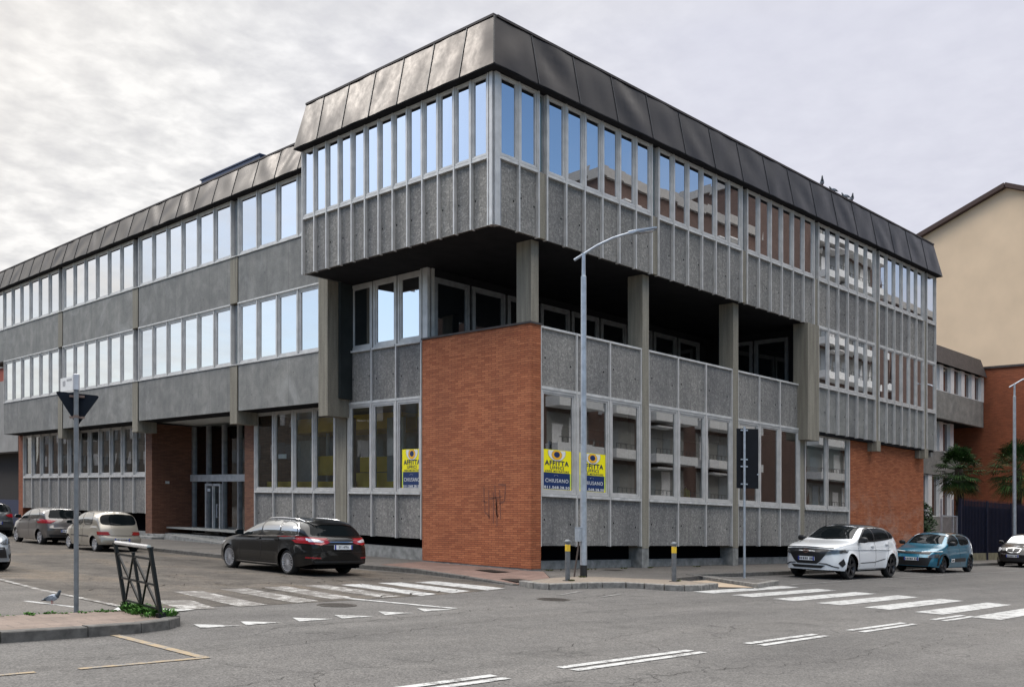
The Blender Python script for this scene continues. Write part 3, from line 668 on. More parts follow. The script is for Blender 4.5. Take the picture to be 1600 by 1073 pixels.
class Car:
    """local frame: +x from nose to tail, y across, z up, origin on the ground at the nose's centre line"""
    def __init__(s, root, S):
        s.root = root; s.S = S
        Ln = S['L']; ft, fb, fw = pchip(S['top']), pchip(S['belt']), pchip(S['width']); sill = S.get('sill', .2)
        fsill = pchip(S['sillc']) if 'sillc' in S else (lambda x: sill)
        axf, axr, ra, zc = S['axf'], S['axr'], S['arch'], S['rw']
        xs = set([0, Ln]); k = int(Ln/.045)
        for i in range(k+1): xs.add(round(Ln*i/k, 4))
        for ax in (axf, axr):
            for i in range(17): xs.add(round(ax+ra*math.cos(math.pi*i/16), 4))
        xs = sorted(x for x in xs if 0 <= x <= Ln); NB, NT = 11, 13; e = S.get('n', 3.0)
        sp = pchip([(0,.955),(.18,.985),(.42,1.0),(.62,.99),(.8,.975),(.92,.962),(1.0,.935)])
        rows = []
        for x in xs:
            zl = fsill(x)
            for ax in (axf, axr):
                if abs(x-ax) < ra: zl = max(zl, zc+math.sqrt(max(0, ra*ra-(x-ax)**2)))
            zb = max(fb(x), zl+.06); zt = max(ft(x), zb+.012); w = fw(x); s0 = fsill(x); pts = []
            fl = S.get('flare', 0)
            for j in range(NB):
                z = zl+(zb-zl)*j/(NB-1); y = w*sp((z-s0)/max(.01, zb-s0))
                for ax in (axf, axr):     # arches swell a little
                    dd = math.hypot(x-ax, z-zc)
                    if fl and dd < ra+.16: y += fl*max(0, 1-(dd-ra)/.16)**1.5
                pts.append((y, z))
            yb = pts[-1][0]
            for j in range(1, NT):
                t = math.sin(math.pi/2*j/(NT-1)); hgt = t; y = yb*max(0, 1-hgt**e)**(1/e) if j < NT-1 else 0
                pts.append((y, zb+(zt-zb)*hgt))
            rows.append((x, pts))
        cf, cr = S.get('cf', .22), S.get('cr', .16)
        def warp(x, y, z):
            q = abs(y)/ (S['W']/2)
            if x < 1.0: x += cf*q**2.6*(1-x/1.0)**1.3
            rr = Ln-x
            if rr < .9: x -= cr*q**2.6*(1-rr/.9)**1.3
            # the nose and tail lean
            return x, y, z
        s.warp = warp
        v = []; f = []; M = NB+NT-1
        for x, pts in rows:
            for y, z in pts: v.append(warp(x, y, z))
            for y, z in reversed(pts[:-1]): v.append(warp(x, -y, z))
        RW = 2*M-1
        for i in range(len(rows)-1):
            for j in range(RW-1):
                a = i*RW+j; f.append((a, a+1, a+RW+1, a+RW))
        # nose and tail faces, as rungs across
        for ri, base, x in ((0, 0, 0.0), (len(rows)-1, (len(rows)-1)*RW, Ln)):
            pts = rows[ri][1]; C = 10; grid = []
            lean = S.get('lean0', 0) if ri == 0 else S.get('lean1', 0)
            for j, (y, z) in enumerate(pts):
                if j == len(pts)-1: break
                row = [base+j]
                for c in range(1, C):
                    yy = y*(1-2*c/C)
                    bul = (S.get('nose', .03) if ri == 0 else -S.get('tail', .03))*math.sin(math.pi*j/(len(pts)-1))*-1
                    X, Y, Z = warp(x, yy, z); v.append((X+bul*(1-(yy/max(y,.01))**4), Y, Z)); row.append(len(v)-1)
                row.append(base+RW-1-j); grid.append(row)
            for j in range(len(grid)-1):
                for c in range(C):
                    q = (grid[j][c], grid[j][c+1], grid[j+1][c+1], grid[j+1][c]); f.append(q)
            top = base+M-1; lastr = grid[-1]
            for c in range(C): f.append((lastr[c], lastr[c+1], top))
        me = bpy.data.meshes.new('body'); me.from_pydata(v, [], f)
        bm = bmesh.new(); bm.from_mesh(me); bmesh.ops.recalc_face_normals(bm, faces=bm.faces); bm.to_mesh(me); bm.free()
        me.materials.append(S['paint']); me.polygons.foreach_set('use_smooth', [True]*len(me.polygons)); me.set_sharp_from_angle(angle=R(38))
        ob = bpy.data.objects.new('body', me); COL.objects.link(ob); ob.parent = root; WORLD_OFF[ob.name] = (0,0,0)
        s.body = ob
        s.bvh = BVHTree.FromPolygons([Vector(p) for p in v], f)
        # dark floor pan and wheel housings
        mb = MB(); W2 = S['W']/2
        mb.box(.35, Ln-.35, -W2+.24, W2-.24, sill-.03, zc+.34); mb.box(axf+ra, axr-ra, -W2+.07, W2-.07, sill-.02, sill+.12)
        mb.box(.14, .5, -W2+.3, W2-.3, sill-.02, sill+.2); mb.box(Ln-.5, Ln-.14, -W2+.3, W2-.3, sill, sill+.25)
        mb.build('underbody', BLACK, root)
        for ax in (axf, axr):
            for sd in (-1, 1): s.wheel(ax, sd)
    def hit(s, axis, sign, a, b):
        far = 9.0
        if axis == 'y': o = Vector((a, sign*far, b)); d = Vector((0, -sign, 0))
        elif axis == 'x': o = Vector((sign*far, a, b)); d = Vector((-sign, 0, 0))
        else: o = Vector((a, b, far)); d = Vector((0, 0, -1))
        loc, nor, i, dist = s.bvh.ray_cast(o, d)
        if loc is None: return None, None
        if nor.dot(d) > 0: nor = -nor
        return loc, nor
    def patch(s, name, poly, axis, sign, mat, off=.006, step=.05, parent=None, skirt=.02, mirror=False, round_=0, out=None):
        """a shaped piece lying on the body: outline in side (x,z), end (y,z) or top (x,y) view"""
        poly = smooth_poly(poly, round_) if round_ else poly
        res = []
        for mir in ((0, 1) if mirror else (0,)):
            sg = sign; pl = list(poly)
            if mir:
                if axis == 'y': sg = -sign
                elif axis == 'x': pl = [(-p[0], p[1]) for p in pl]
                else: pl = [(p[0], -p[1]) for p in pl]
            bd = []
            for i, p in enumerate(pl):
                q = pl[(i+1) % len(pl)]; n = max(1, int(math.hypot(q[0]-p[0], q[1]-p[1])/step))
                for j in range(n): bd.append(Vector((p[0]+(q[0]-p[0])*j/n, p[1]+(q[1]-p[1])*j/n)))
            x0, x1 = min(p.x for p in bd), max(p.x for p in bd); y0, y1 = min(p.y for p in bd), max(p.y for p in bd)
            pts = list(bd)
            a = x0+step*.7
            while a < x1:
                b = y0+step*.7
                while b < y1:
                    c = Vector((a, b))
                    if min((c-q).length for q in bd) > step*.45: pts.append(c)
                    b += step
                a += step
            nb = len(bd)
            V2, E2, F2, oi, _, _ = geometry.delaunay_2d_cdt(pts, [(i, (i+1) % nb) for i in range(nb)], [], 1, 1e-5)
            mb = MB(); ok = {}; used = {i for f in F2 for i in f}
            for i, p in enumerate(V2):
                if i not in used: continue
                loc, nor = s.hit(axis, sg, p.x, p.y)
                if loc is None: continue
                dirv = Vector((0,sg,0)) if axis == 'y' else Vector((sg,0,0)) if axis == 'x' else Vector((0,0,1))
                nn = (nor*.6+dirv*.4).normalized() if out is None else dirv
                ok[i] = len(mb.v); mb.v.append(tuple(loc+nn*off))
            inv = {}
            for f in F2:
                if all(i in ok for i in f): mb.f.append(tuple(ok[i] for i in f)); mb.m.append(0)
            # skirt down to the body
            for i in range(len(V2)):
                for o_ in oi[i]: inv.setdefault(o_, i)
            if skirt:
                lw = []
                for i in range(nb):
                    k = inv.get(i)
                    if k is None or k not in ok: lw.append(None); continue
                    P = Vector(mb.v[ok[k]]); loc, nor = s.hit(axis, sg, V2[k].x, V2[k].y); mb.v.append(tuple(loc-nor*skirt)); lw.append((ok[k], len(mb.v)-1))
                for i in range(nb):
                    A, B = lw[i], lw[(i+1) % nb]
                    if A and B: mb.f.append((A[0], B[0], B[1], A[1])); mb.m.append(0)
            ob = mb.build(name, mat, parent or s.root, smooth=True, sharp=40); res.append(ob)
        return res
    def line(s, name, pts, axis, sign, mat=TRIM, w=.009, off=.003, mirror=False, parent=None):
        L_ = []; R_ = []
        for i, p in enumerate(pts):
            a = pts[max(0, i-1)]; b = pts[min(len(pts)-1, i+1)]; dx, dy = b[0]-a[0], b[1]-a[1]; l = math.hypot(dx, dy) or 1
            L_.append((p[0]-dy/l*w/2, p[1]+dx/l*w/2)); R_.append((p[0]+dy/l*w/2, p[1]-dx/l*w/2))
        return s.patch(name, L_+R_[::-1], axis, sign, mat, off=off, step=.06, mirror=mirror, skirt=.004, parent=parent or s.body)
    def wheel(s, ax, sd):
        S = s.S; r = S['rw']; w = .2; yo = sd*(S['W']/2-.045); rr = r*S.get('rimf', .66)
        t = MB(); y1 = yo; y0 = yo-sd*w
        t.lathe([(rr, y1-sd*.012), (rr+.015, y1-sd*.002), ((r+rr)/2, y1+sd*.008), (r-.025, y1-sd*.008), (r-.004, y1-sd*.03), (r, (y0+y1)/2), (r-.004, y0+sd*.03), (r-.03, y0), (rr, y0)], (ax, 0, r), 'y', 36)
        wo = t.build('wheel', RUBBER, s.root, smooth=True, sharp=50)
        m = MB(); st = S.get('spokes', 10)
        m.lathe([(rr+.004, y1-sd*.004), (rr-.012, y1-sd*.006), (rr-.03, y1-sd*.05), (rr-.03, y1-sd*.09)], (ax, 0, r), 'y', 36)
        for k in range(st):
            a = 2*math.pi*(k+.3)/st; ca, sa = math.cos(a), math.sin(a)
            for da in ((0,) if st > 8 else (-.09, .09)):
                c2, s2 = math.cos(a+da), math.sin(a+da)
                m.bar((ax+ca*.05, y1-sd*.03, r+sa*.05), (ax+c2*(rr-.012), y1-sd*.012, r+s2*(rr-.012)), S.get('spw', .022), .03, up=(0,1,0))
        m.lathe([(.0, y1-sd*.012), (.03, y1-sd*.014), (.062, y1-sd*.026), (.07, y1-sd*.05)], (ax, 0, r), 'y', 20)
        m.build('rim', S.get('rimmat', ALLOY), wo)
        b = MB(); b.lathe([(0, y1-sd*.075), (rr-.02, y1-sd*.085), (rr-.02, y1-sd*.15)], (ax, 0, r), 'y', 28); b.build('brake_disc', BLACK, wo)
    def mirror_pair(s, x, z, mat, cap=None, size=1.0):
        for sd in (-1, 1):
            loc, nor = s.hit('y', sd, x, z-.03)
            if loc is None: continue
            y = loc.y
            mb = MB(); n = 10; m_ = 8
            cx, cy, cz = x+.0, y+sd*.13, z+.045
            for i in range(n+1):
                th = math.pi*i/n
                for j in range(m_*2):
                    ph = math.pi*j/m_; a = math.sin(th); px = math.cos(ph)*a; pz = math.sin(ph)*a; py = math.cos(th)
                    sg = lambda q: math.copysign(abs(q)**.7, q)
                    X = sg(px)*.07; X = X if X < .035 else .035
                    mb.v.append((cx+X*size, cy+sg(py)*.115*size, cz+sg(pz)*.075*size))
            for i in range(n):
                for j in range(m_*2):
                    a = i*m_*2+j; b = i*m_*2+(j+1) % (m_*2); mb.f.append((a, b, b+m_*2, a+m_*2)); mb.m.append(0)
            o = mb.build('wing_mirror', cap or mat, s.root, smooth=True, sharp=45)
            k = MB(); k.bar((x, y-sd*.03, z-.03), (cx, cy-sd*.03, cz-.05), .07, .035); k.build('mirror_arm', TRIM, o)
            g = MB(); g.box(cx+.036*size, cx+.04*size, cy-.095*size, cy+.095*size, cz-.055*size, cz+.055*size); g.build('mirror_glass', CARGLASS, o)
    def plate(s, end, z, txt, w=.52, h=.11, y=0):
        sg = -1 if end == 'front' else 1
        loc, nor = s.hit('x', sg, y, z); X = loc.x+sg*.03
        mb = MB(); mb.box(X-sg*.05, X, y-w/2, y+w/2, z-h/2, z+h/2, 0)
        o = mb.build('licence_plate', PLATEW, s.root)
        b = MB()
        for q in (-1, 1): b.box(X, X+sg*.002, y+q*(w/2-.02)-.02, y+q*(w/2-.02)+.02, z-h/2, z+h/2)
        b.build('blue_band', PLATEB, o)
        t = MB(); hs = -1 if sg < 0 else 1
        if txt: add_text(t, txt, h*.86, lambda a, c: (X+sg*.004, y+hs*a, z+c), 0, .012, .78)
        else:      # too small in the photo to read: only dark strokes
            for i in range(7):
                a = -w*.33+w*.66*i/6+(.02 if i > 1 else -.02); t.box(X, X+sg*.004, y+a-.016, y+a+.016, z-h*.3, z+h*.3)
        t.build('plate_lettering', INK, o)

def finish_common(c, windows, handles=(), roof_rail=None, glass=CARGLASS, trim=TRIM):
    for nm, poly in windows:
        c.patch('side_window_surround', [(p[0], p[1]) for p in grow(poly, .018)], 'y', 1, trim, off=.003, mirror=True, skirt=.01, round_=1, parent=c.body)
        c.patch('side_window', poly, 'y', 1, glass, off=.006, mirror=True, skirt=0, round_=1)
    for (x, z) in handles:
        c.patch('door_handle', [(x-.09,z-.018),(x+.09,z-.014),(x+.09,z+.016),(x-.09,z+.014)], 'y', 1, c.S.get('handle', c.S['paint']), off=.035, mirror=True, skirt=.0, round_=1, step=.03)
def grow(poly, d):
    n = len(poly); out = []
    ar = sum(poly[i][0]*poly[(i+1)%n][1]-poly[(i+1)%n][0]*poly[i][1] for i in range(n)); sg = 1 if ar > 0 else -1
    for i in range(n):
        a, p, b = poly[i-1], poly[i], poly[(i+1) % n]
        d1 = Vector((p[0]-a[0], p[1]-a[1])).normalized(); d2 = Vector((b[0]-p[0], b[1]-p[1])).normalized()
        n1 = Vector((d1.y, -d1.x))*sg; n2 = Vector((d2.y, -d2.x))*sg; m = (n1+n2); m = m/max(.35, m.length_squared)*2 if m.length > .1 else n1
        out.append((p[0]+m.x*d, p[1]+m.y*d))
    return out

def car_root(name, x, y, heading, label, cat='car', group='cars parked along the kerbs'):
    o = thing(name, (x, y, 0), label, cat, group, local=True); o.rotation_euler = (0, 0, heading); return o

# ---- dark estate car, tail towards the camera, on the left
def estate():
    S = dict(L=4.80, W=1.85, paint=m_carpaint('charcoal_metallic', (.006,.006,.006), .0, .3, .65, .1), axf=.93, axr=3.74, arch=.36, rw=.325, sill=.21, n=2.9, flare=.018, cf=.28, cr=.17, spokes=18, spw=.017, rimf=.72, tail=.05,
        top=[(0,.60),(.1,.71),(.35,.81),(.95,.935),(1.3,1.0),(1.55,1.10),(2.2,1.40),(2.5,1.455),(2.95,1.475),(3.6,1.455),(4.15,1.405),(4.38,1.33),(4.62,1.08),(4.70,1.0),(4.76,.92),(4.80,.82)],
        belt=[(0,.56),(.35,.74),(.95,.85),(1.5,.90),(2.9,.945),(4.1,.985),(4.5,.97),(4.7,.93),(4.80,.80)],
        sillc=[(0,.24),(.5,.19),(1.3,.20),(3.4,.21),(4.2,.23),(4.8,.32)],
        width=[(0,.66),(.25,.81),(.7,.90),(1.4,.922),(3.0,.925),(3.9,.915),(4.4,.875),(4.8,.80)])
    r = car_root('estate_car', 14.27, 24.95, R(-90), 'glossy charcoal estate car with chrome window line, parked before the four yellow-tinted windows')
    r.scale = (1,1,.96)
    c = Car(r, S)
    wins = [('f', [(1.60,.955),(1.80,1.10),(2.12,1.27),(2.40,1.355),(2.50,1.36),(2.56,.975)]), ('m', [(2.62,.978),(2.56,1.36),(2.95,1.385),(3.34,1.375),(3.40,1.005)]), ('r', [(3.46,1.01),(3.41,1.372),(3.75,1.345),(3.98,1.29),(4.12,1.17),(4.14,1.04)])]
    surround = [(1.5,.93),(1.76,1.12),(2.1,1.305),(2.42,1.395),(2.95,1.42),(3.6,1.395),(4.02,1.33),(4.19,1.17),(4.2,1.0),(3.4,.975),(2.5,.94)]
    c.patch('window_moulding', surround, 'y', 1, CHROME, off=.004, mirror=True, skirt=.01, parent=c.body, round_=1)
    c.patch('pillar_trim', grow(surround, -.022), 'y', 1, TRIM, off=.006, mirror=True, skirt=.01, parent=c.body, round_=1)
    for nm, p in wins: c.patch('side_window', p, 'y', 1, CARGLASS2, off=.009, mirror=True, skirt=.012, round_=1)
    c.patch('windscreen', [(-.66,1.02),(-.56,1.36),(0,1.41),(.56,1.36),(.66,1.02),(0,1.0)], 'x', -1, CARGLASS, off=.006)
    c.patch('rear_window', [(-.70,1.04),(-.72,1.08),(-.60,1.34),(0,1.375),(.60,1.34),(.72,1.08),(.70,1.04),(0,1.03)], 'x', 1, CARGLASS, off=.008, skirt=.02)
    c.patch('tail_spoiler', [(4.10,-.60),(4.42,-.55),(4.44,0),(4.42,.55),(4.10,.60)], 'z', 1, S['paint'], off=.025, parent=c.body)
    lamp = [(.885,.97),(.86,1.0),(.70,.985),(.45,.93),(.33,.88),(.40,.83),(.60,.80),(.88,.83)]
    for q in c.patch('tail_light', lamp, 'x', 1, REDL, off=.014, mirror=True, step=.03): pass
    c.patch('lamp_lens', [(.80,.945),(.62,.93),(.48,.885),(.55,.86),(.80,.875)], 'x', 1, CLEARL, off=.02, mirror=True, step=.03, parent=c.body)
    c.patch('tail_light', [(4.28,.985),(4.42,1.0),(4.74,.97),(4.74,.83),(4.55,.83),(4.36,.90)], 'y', 1, REDL, off=.012, mirror=True, step=.03)
    c.patch('lamp_lens', [(4.45,.965),(4.66,.945),(4.66,.90),(4.50,.90)], 'y', 1, CLEARL, off=.017, mirror=True, step=.03, parent=c.body)
    c.patch('reflector', [(.84,.50),(.58,.49),(.58,.455),(.84,.46)], 'x', 1, REDL, off=.012, mirror=True, step=.03)
    c.patch('chrome_strip', [(-.45,.885),(.45,.885),(.45,.87),(-.45,.87)], 'x', 1, CHROME, off=.012, step=.05, parent=c.body)
    c.patch('bumper_insert', [(-.74,.40),(.74,.40),(.66,.27),(-.66,.27)], 'x', 1, TRIM, off=.012, parent=c.body)
    c.line('panel_gap', [(-.80,.63),(0,.62),(.80,.63)], 'x', 1); c.line('panel_gap', [(.66,1.0),(.60,.8),(.54,.63)], 'x', 1, mirror=True)
    c.plate('rear', .75, 'EY 147FA')
    for x0, x1 in ((1.5,1.56),(2.56,2.62),(3.42,3.7)):
        c.line('panel_gap', [(x0,.93),(x0+.02,.55),(x1-.06,.30)], 'y', 1, mirror=True)
    c.line('panel_gap', [(1.44,.30),(3.35,.31)], 'y', 1, mirror=True)
    c.line('sill_strip', [(1.36,.25),(2.3,.245),(3.32,.255)], 'y', 1, CHROME, .014, .008, mirror=True)
    for x in (2.42, 3.32): c.patch('door_handle', [(x-.1,.86),(x+.09,.875),(x+.09,.90),(x-.1,.885)], 'y', 1, S['paint'], off=.035, mirror=True, step=.03)
    for sd in (-1, 1):
        pts = []
        for i in range(9):
            x = 2.3+1.75*i/8; loc, _ = c.hit('z', 1, x, sd*.56); pts.append((x, sd*.56, loc.z+(.035 if 0 < i < 8 else .0)))
        MB().tube(pts, .016, 8).build('roof_rail', CHROME, r, smooth=True)
    c.mirror_pair(1.66, .98, S['paint'])
    c.patch('headlight', [(.18,.62),(.55,.74),(.75,.77),(.5,.64)], 'y', 1, CLEARL, off=.01, mirror=True)
    c.patch('grille', [(-.55,.60),(.55,.60),(.48,.40),(-.48,.40)], 'x', -1, TRIM, off=.01)
estate()

# ---- small beige three-door, tail to the camera
def beige():
    S = dict(L=3.34, W=1.50, paint=m_carpaint('beige_metallic', (.36,.325,.27), .45, .32), axf=.66, axr=2.85, arch=.30, rw=.265, sill=.2, n=3.2, flare=.012, cf=.2, cr=.13, spokes=7, spw=.05, rimf=.7, tail=.03,
        top=[(0,.50),(.08,.66),(.3,.77),(.72,.89),(.85,.95),(1.35,1.33),(1.6,1.415),(2.1,1.44),(2.7,1.42),(2.95,1.36),(3.14,1.0),(3.24,.80),(3.30,.6),(3.34,.5)],
        belt=[(0,.46),(.3,.68),(.75,.82),(1.5,.87),(2.6,.90),(3.0,.90),(3.2,.74),(3.3,.54),(3.34,.46)],
        width=[(0,.56),(.25,.67),(.6,.735),(1.2,.75),(2.6,.75),(3.0,.725),(3.34,.68)], sillc=[(0,.24),(.5,.2),(2.5,.2),(3.34,.26)])
    r = car_root('hatchback_car', 14.16, 35.75, R(-90), 'small old beige metallic three-door hatchback with rounded black rear window, beside the brick entrance'); r.scale = (1,1,.94)
    c = Car(r, S)
    finish_common(c, [('f', [(.98,.94),(1.36,1.27),(1.6,1.345),(1.86,1.355),(1.9,.935)]), ('r', [(1.98,.935),(1.94,1.355),(2.45,1.34),(2.64,1.24),(2.66,.95)])], [(1.78,.80)], glass=CARGLASS2)
    c.patch('rear_window', [(-.52,.95),(-.6,1.02),(-.58,1.2),(-.48,1.30),(0,1.325),(.48,1.30),(.58,1.2),(.6,1.02),(.52,.95),(0,.93)], 'x', 1, CARGLASS, off=.008, round_=1)
    c.patch('windscreen', [(-.55,.97),(-.5,1.33),(0,1.37),(.5,1.33),(.55,.97)], 'x', -1, CARGLASS, off=.006)
    c.patch('tail_light', [(.70,.70),(.70,.60),(.46,.585),(.36,.60),(.44,.71)], 'x', 1, plain('dull_red_lamp', (.22,.015,.012), .25), off=.02, mirror=True, step=.03)
    c.patch('tail_light', [(3.05,.71),(3.25,.70),(3.25,.6),(3.08,.6)], 'y', 1, plain('dull_red_lamp', (.22,.015,.012), .25), off=.015, mirror=True, step=.03)
    c.line('panel_gap', [(-.36,.575),(.36,.575)], 'x', 1, w=.02)
    c.patch('bumper', [(-.70,.55),(.70,.55),(.70,.32),(-.70,.32)], 'x', 1, S['paint'], off=.035)
    c.plate('rear', .43, None)
    c.line('panel_gap', [(1.0,.9),(.98,.6),(1.04,.3)], 'y', 1, mirror=True); c.line('panel_gap', [(1.95,.9),(1.97,.55),(1.9,.3)], 'y', 1, mirror=True)
    c.line('rubbing_strip', [(1.0,.53),(2.45,.53)], 'y', 1, TRIM, .04, .012, mirror=True)
    c.mirror_pair(1.06, .95, TRIM, size=.8)
    c.patch('headlight', [(.1,.6),(.35,.72),(.42,.66),(.2,.55)], 'y', 1, CLEARL, off=.01, mirror=True)
    c.line('rear_wiper', [(.02,.95),(-.3,1.0)], 'x', 1, TRIM, .02, .02)
beige()

def hatch_spec(paint, L=3.85, W=1.67, H=1.50, **kw):
    k = L/3.85; h = H/1.5
    S = dict(L=L, W=W, paint=paint, axf=.74*k, axr=3.2*k, arch=.325, rw=.295, sill=.2, n=3.0, flare=.014, cf=.24, cr=.15, spokes=8, spw=.03, rimf=.7, tail=.04,
        top=[(a*k, b*h) for a, b in [(0,.58),(.08,.72),(.3,.85),(.85,.98),(1.0,1.03),(1.65,1.40),(1.95,1.47),(2.5,1.5),(3.2,1.46),(3.46,1.40),(3.66,1.08),(3.76,.96),(3.82,.8),(3.85,.7)]],
        belt=[(a*k, b*h) for a, b in [(0,.54),(.3,.76),(.9,.88),(1.6,.93),(2.8,1.0),(3.4,1.04),(3.66,.98),(3.8,.74),(3.85,.64)]],
        width=[(a*k, b*W/1.67) for a, b in [(0,.60),(.25,.73),(.6,.81),(1.3,.833),(2.8,.835),(3.3,.81),(3.85,.72)]], sillc=[(0,.24),(.5*k,.2),(3*k,.2),(L,.3)])
    S.update(kw); return S, k, h
def hatch_details(c, k, h, five=True, plate=None, front=False, glass=CARGLASS2):
    S = c.S; q = lambda P: [(a*k, b*h) for a, b in P]
    finish_common(c, [('f', q([(1.2,1.01),(1.55,1.26),(1.86,1.375),(2.1,1.39),(2.14,1.02)])), ('r', q([(2.22,1.025),(2.18,1.395),(2.7,1.385),(3.0,1.32),(3.12,1.2),(3.1,1.07)]))], [(2.02*k,.93*h),(2.86*k,.97*h)], glass=glass)
    c.patch('rear_window', [(-.58,1.06*h),(-.6,1.12*h),(-.5,1.37*h),(0,1.40*h),(.5,1.37*h),(.6,1.12*h),(.58,1.06*h),(0,1.05*h)], 'x', 1, CARGLASS, off=.008)
    c.patch('windscreen', [(-.62,1.06*h),(-.54,1.36*h),(0,1.41*h),(.54,1.36*h),(.62,1.06*h),(0,1.045*h)], 'x', -1, CARGLASS, off=.006)
    for x0 in (1.18, 2.18, 3.0): c.line('panel_gap', q([(x0,1.0),(x0+.01,.6),(x0+(.05 if x0 < 2.5 else -.1),.3)]), 'y', 1, mirror=True)
    if not S.get('nomirror'): c.mirror_pair(1.3*k, 1.03*h, S.get('mirrormat', S['paint']))
    if not front:
        c.patch('tail_light', [(.80,1.0),(.80,.84),(.55,.86),(.42,.93),(.6,.99)], 'x', 1, REDL, off=.014, mirror=True, step=.03)
        c.patch('tail_light', [(x*k, z) for x, z in [(3.4,1.01),(3.74,.96),(3.74,.84),(3.5,.86)]], 'y', 1, REDL, off=.012, mirror=True, step=.03)
        c.patch('bumper_insert', [(-.66,.42),(.66,.42),(.6,.28),(-.6,.28)], 'x', 1, TRIM, off=.012, parent=c.body)
        c.line('panel_gap', [(-.62,.62),(.62,.62)], 'x', 1, w=.012)
    if plate: c.plate('front' if front else 'rear', plate[0], plate[1])
# grey five-door behind it
S_, k_, h_ = hatch_spec(m_carpaint('grey_brown_metallic', (.105,.095,.09), .45, .33), L=3.80, W=1.66, H=1.49, spokes=6, rimmat=ALLOY)
c_ = Car(car_root('hatchback_car', 14.42, 41.45, R(-90), 'grey-brown five-door hatchback with pink-red tail lamps, parked ahead of the small beige one'), S_); c_.root.scale = (1,1,.94); hatch_details(c_, k_, h_, plate=(.56, None))
# dark one farthest up the side street
S_, k_, h_ = hatch_spec(m_carpaint('slate_metallic', (.055,.06,.066), .4, .33), L=4.25, W=1.79, H=1.52)
c_ = Car(car_root('hatchback_car', 14.5, 50.0, R(-90), 'dark slate car farthest up the side street, cut by the left picture edge'), S_); hatch_details(c_, k_, h_, plate=(.6, None))
# pale car nosing in from the left
S_, k_, h_ = hatch_spec(m_carpaint('silver_blue_metallic', (.30,.33,.36), .5, .3), L=4.1, W=1.76, H=1.5, nomirror=True)
c_ = Car(car_root('hatchback_car', 7.32, 23.95, R(95), 'silver-blue car of which only the front corner shows at the left edge', group=None), S_); c_.root.scale = (1,1,.92); hatch_details(c_, k_, h_, front=True)
c_.patch('grille', [(-.5,.60),(.5,.60),(.55,.34),(-.55,.34)], 'x', -1, TRIM, off=.01)
c_.patch('headlight', [(.82,.80),(.8,.68),(.5,.66),(.42,.70),(.6,.78)], 'x', -1, SMOKEL, off=.012, mirror=True, step=.03)
c_.patch('bumper_insert', [(.84,.5),(.6,.42),(.62,.32),(.84,.34)], 'x', -1, TRIM, off=.012, mirror=True, parent=c_.body)

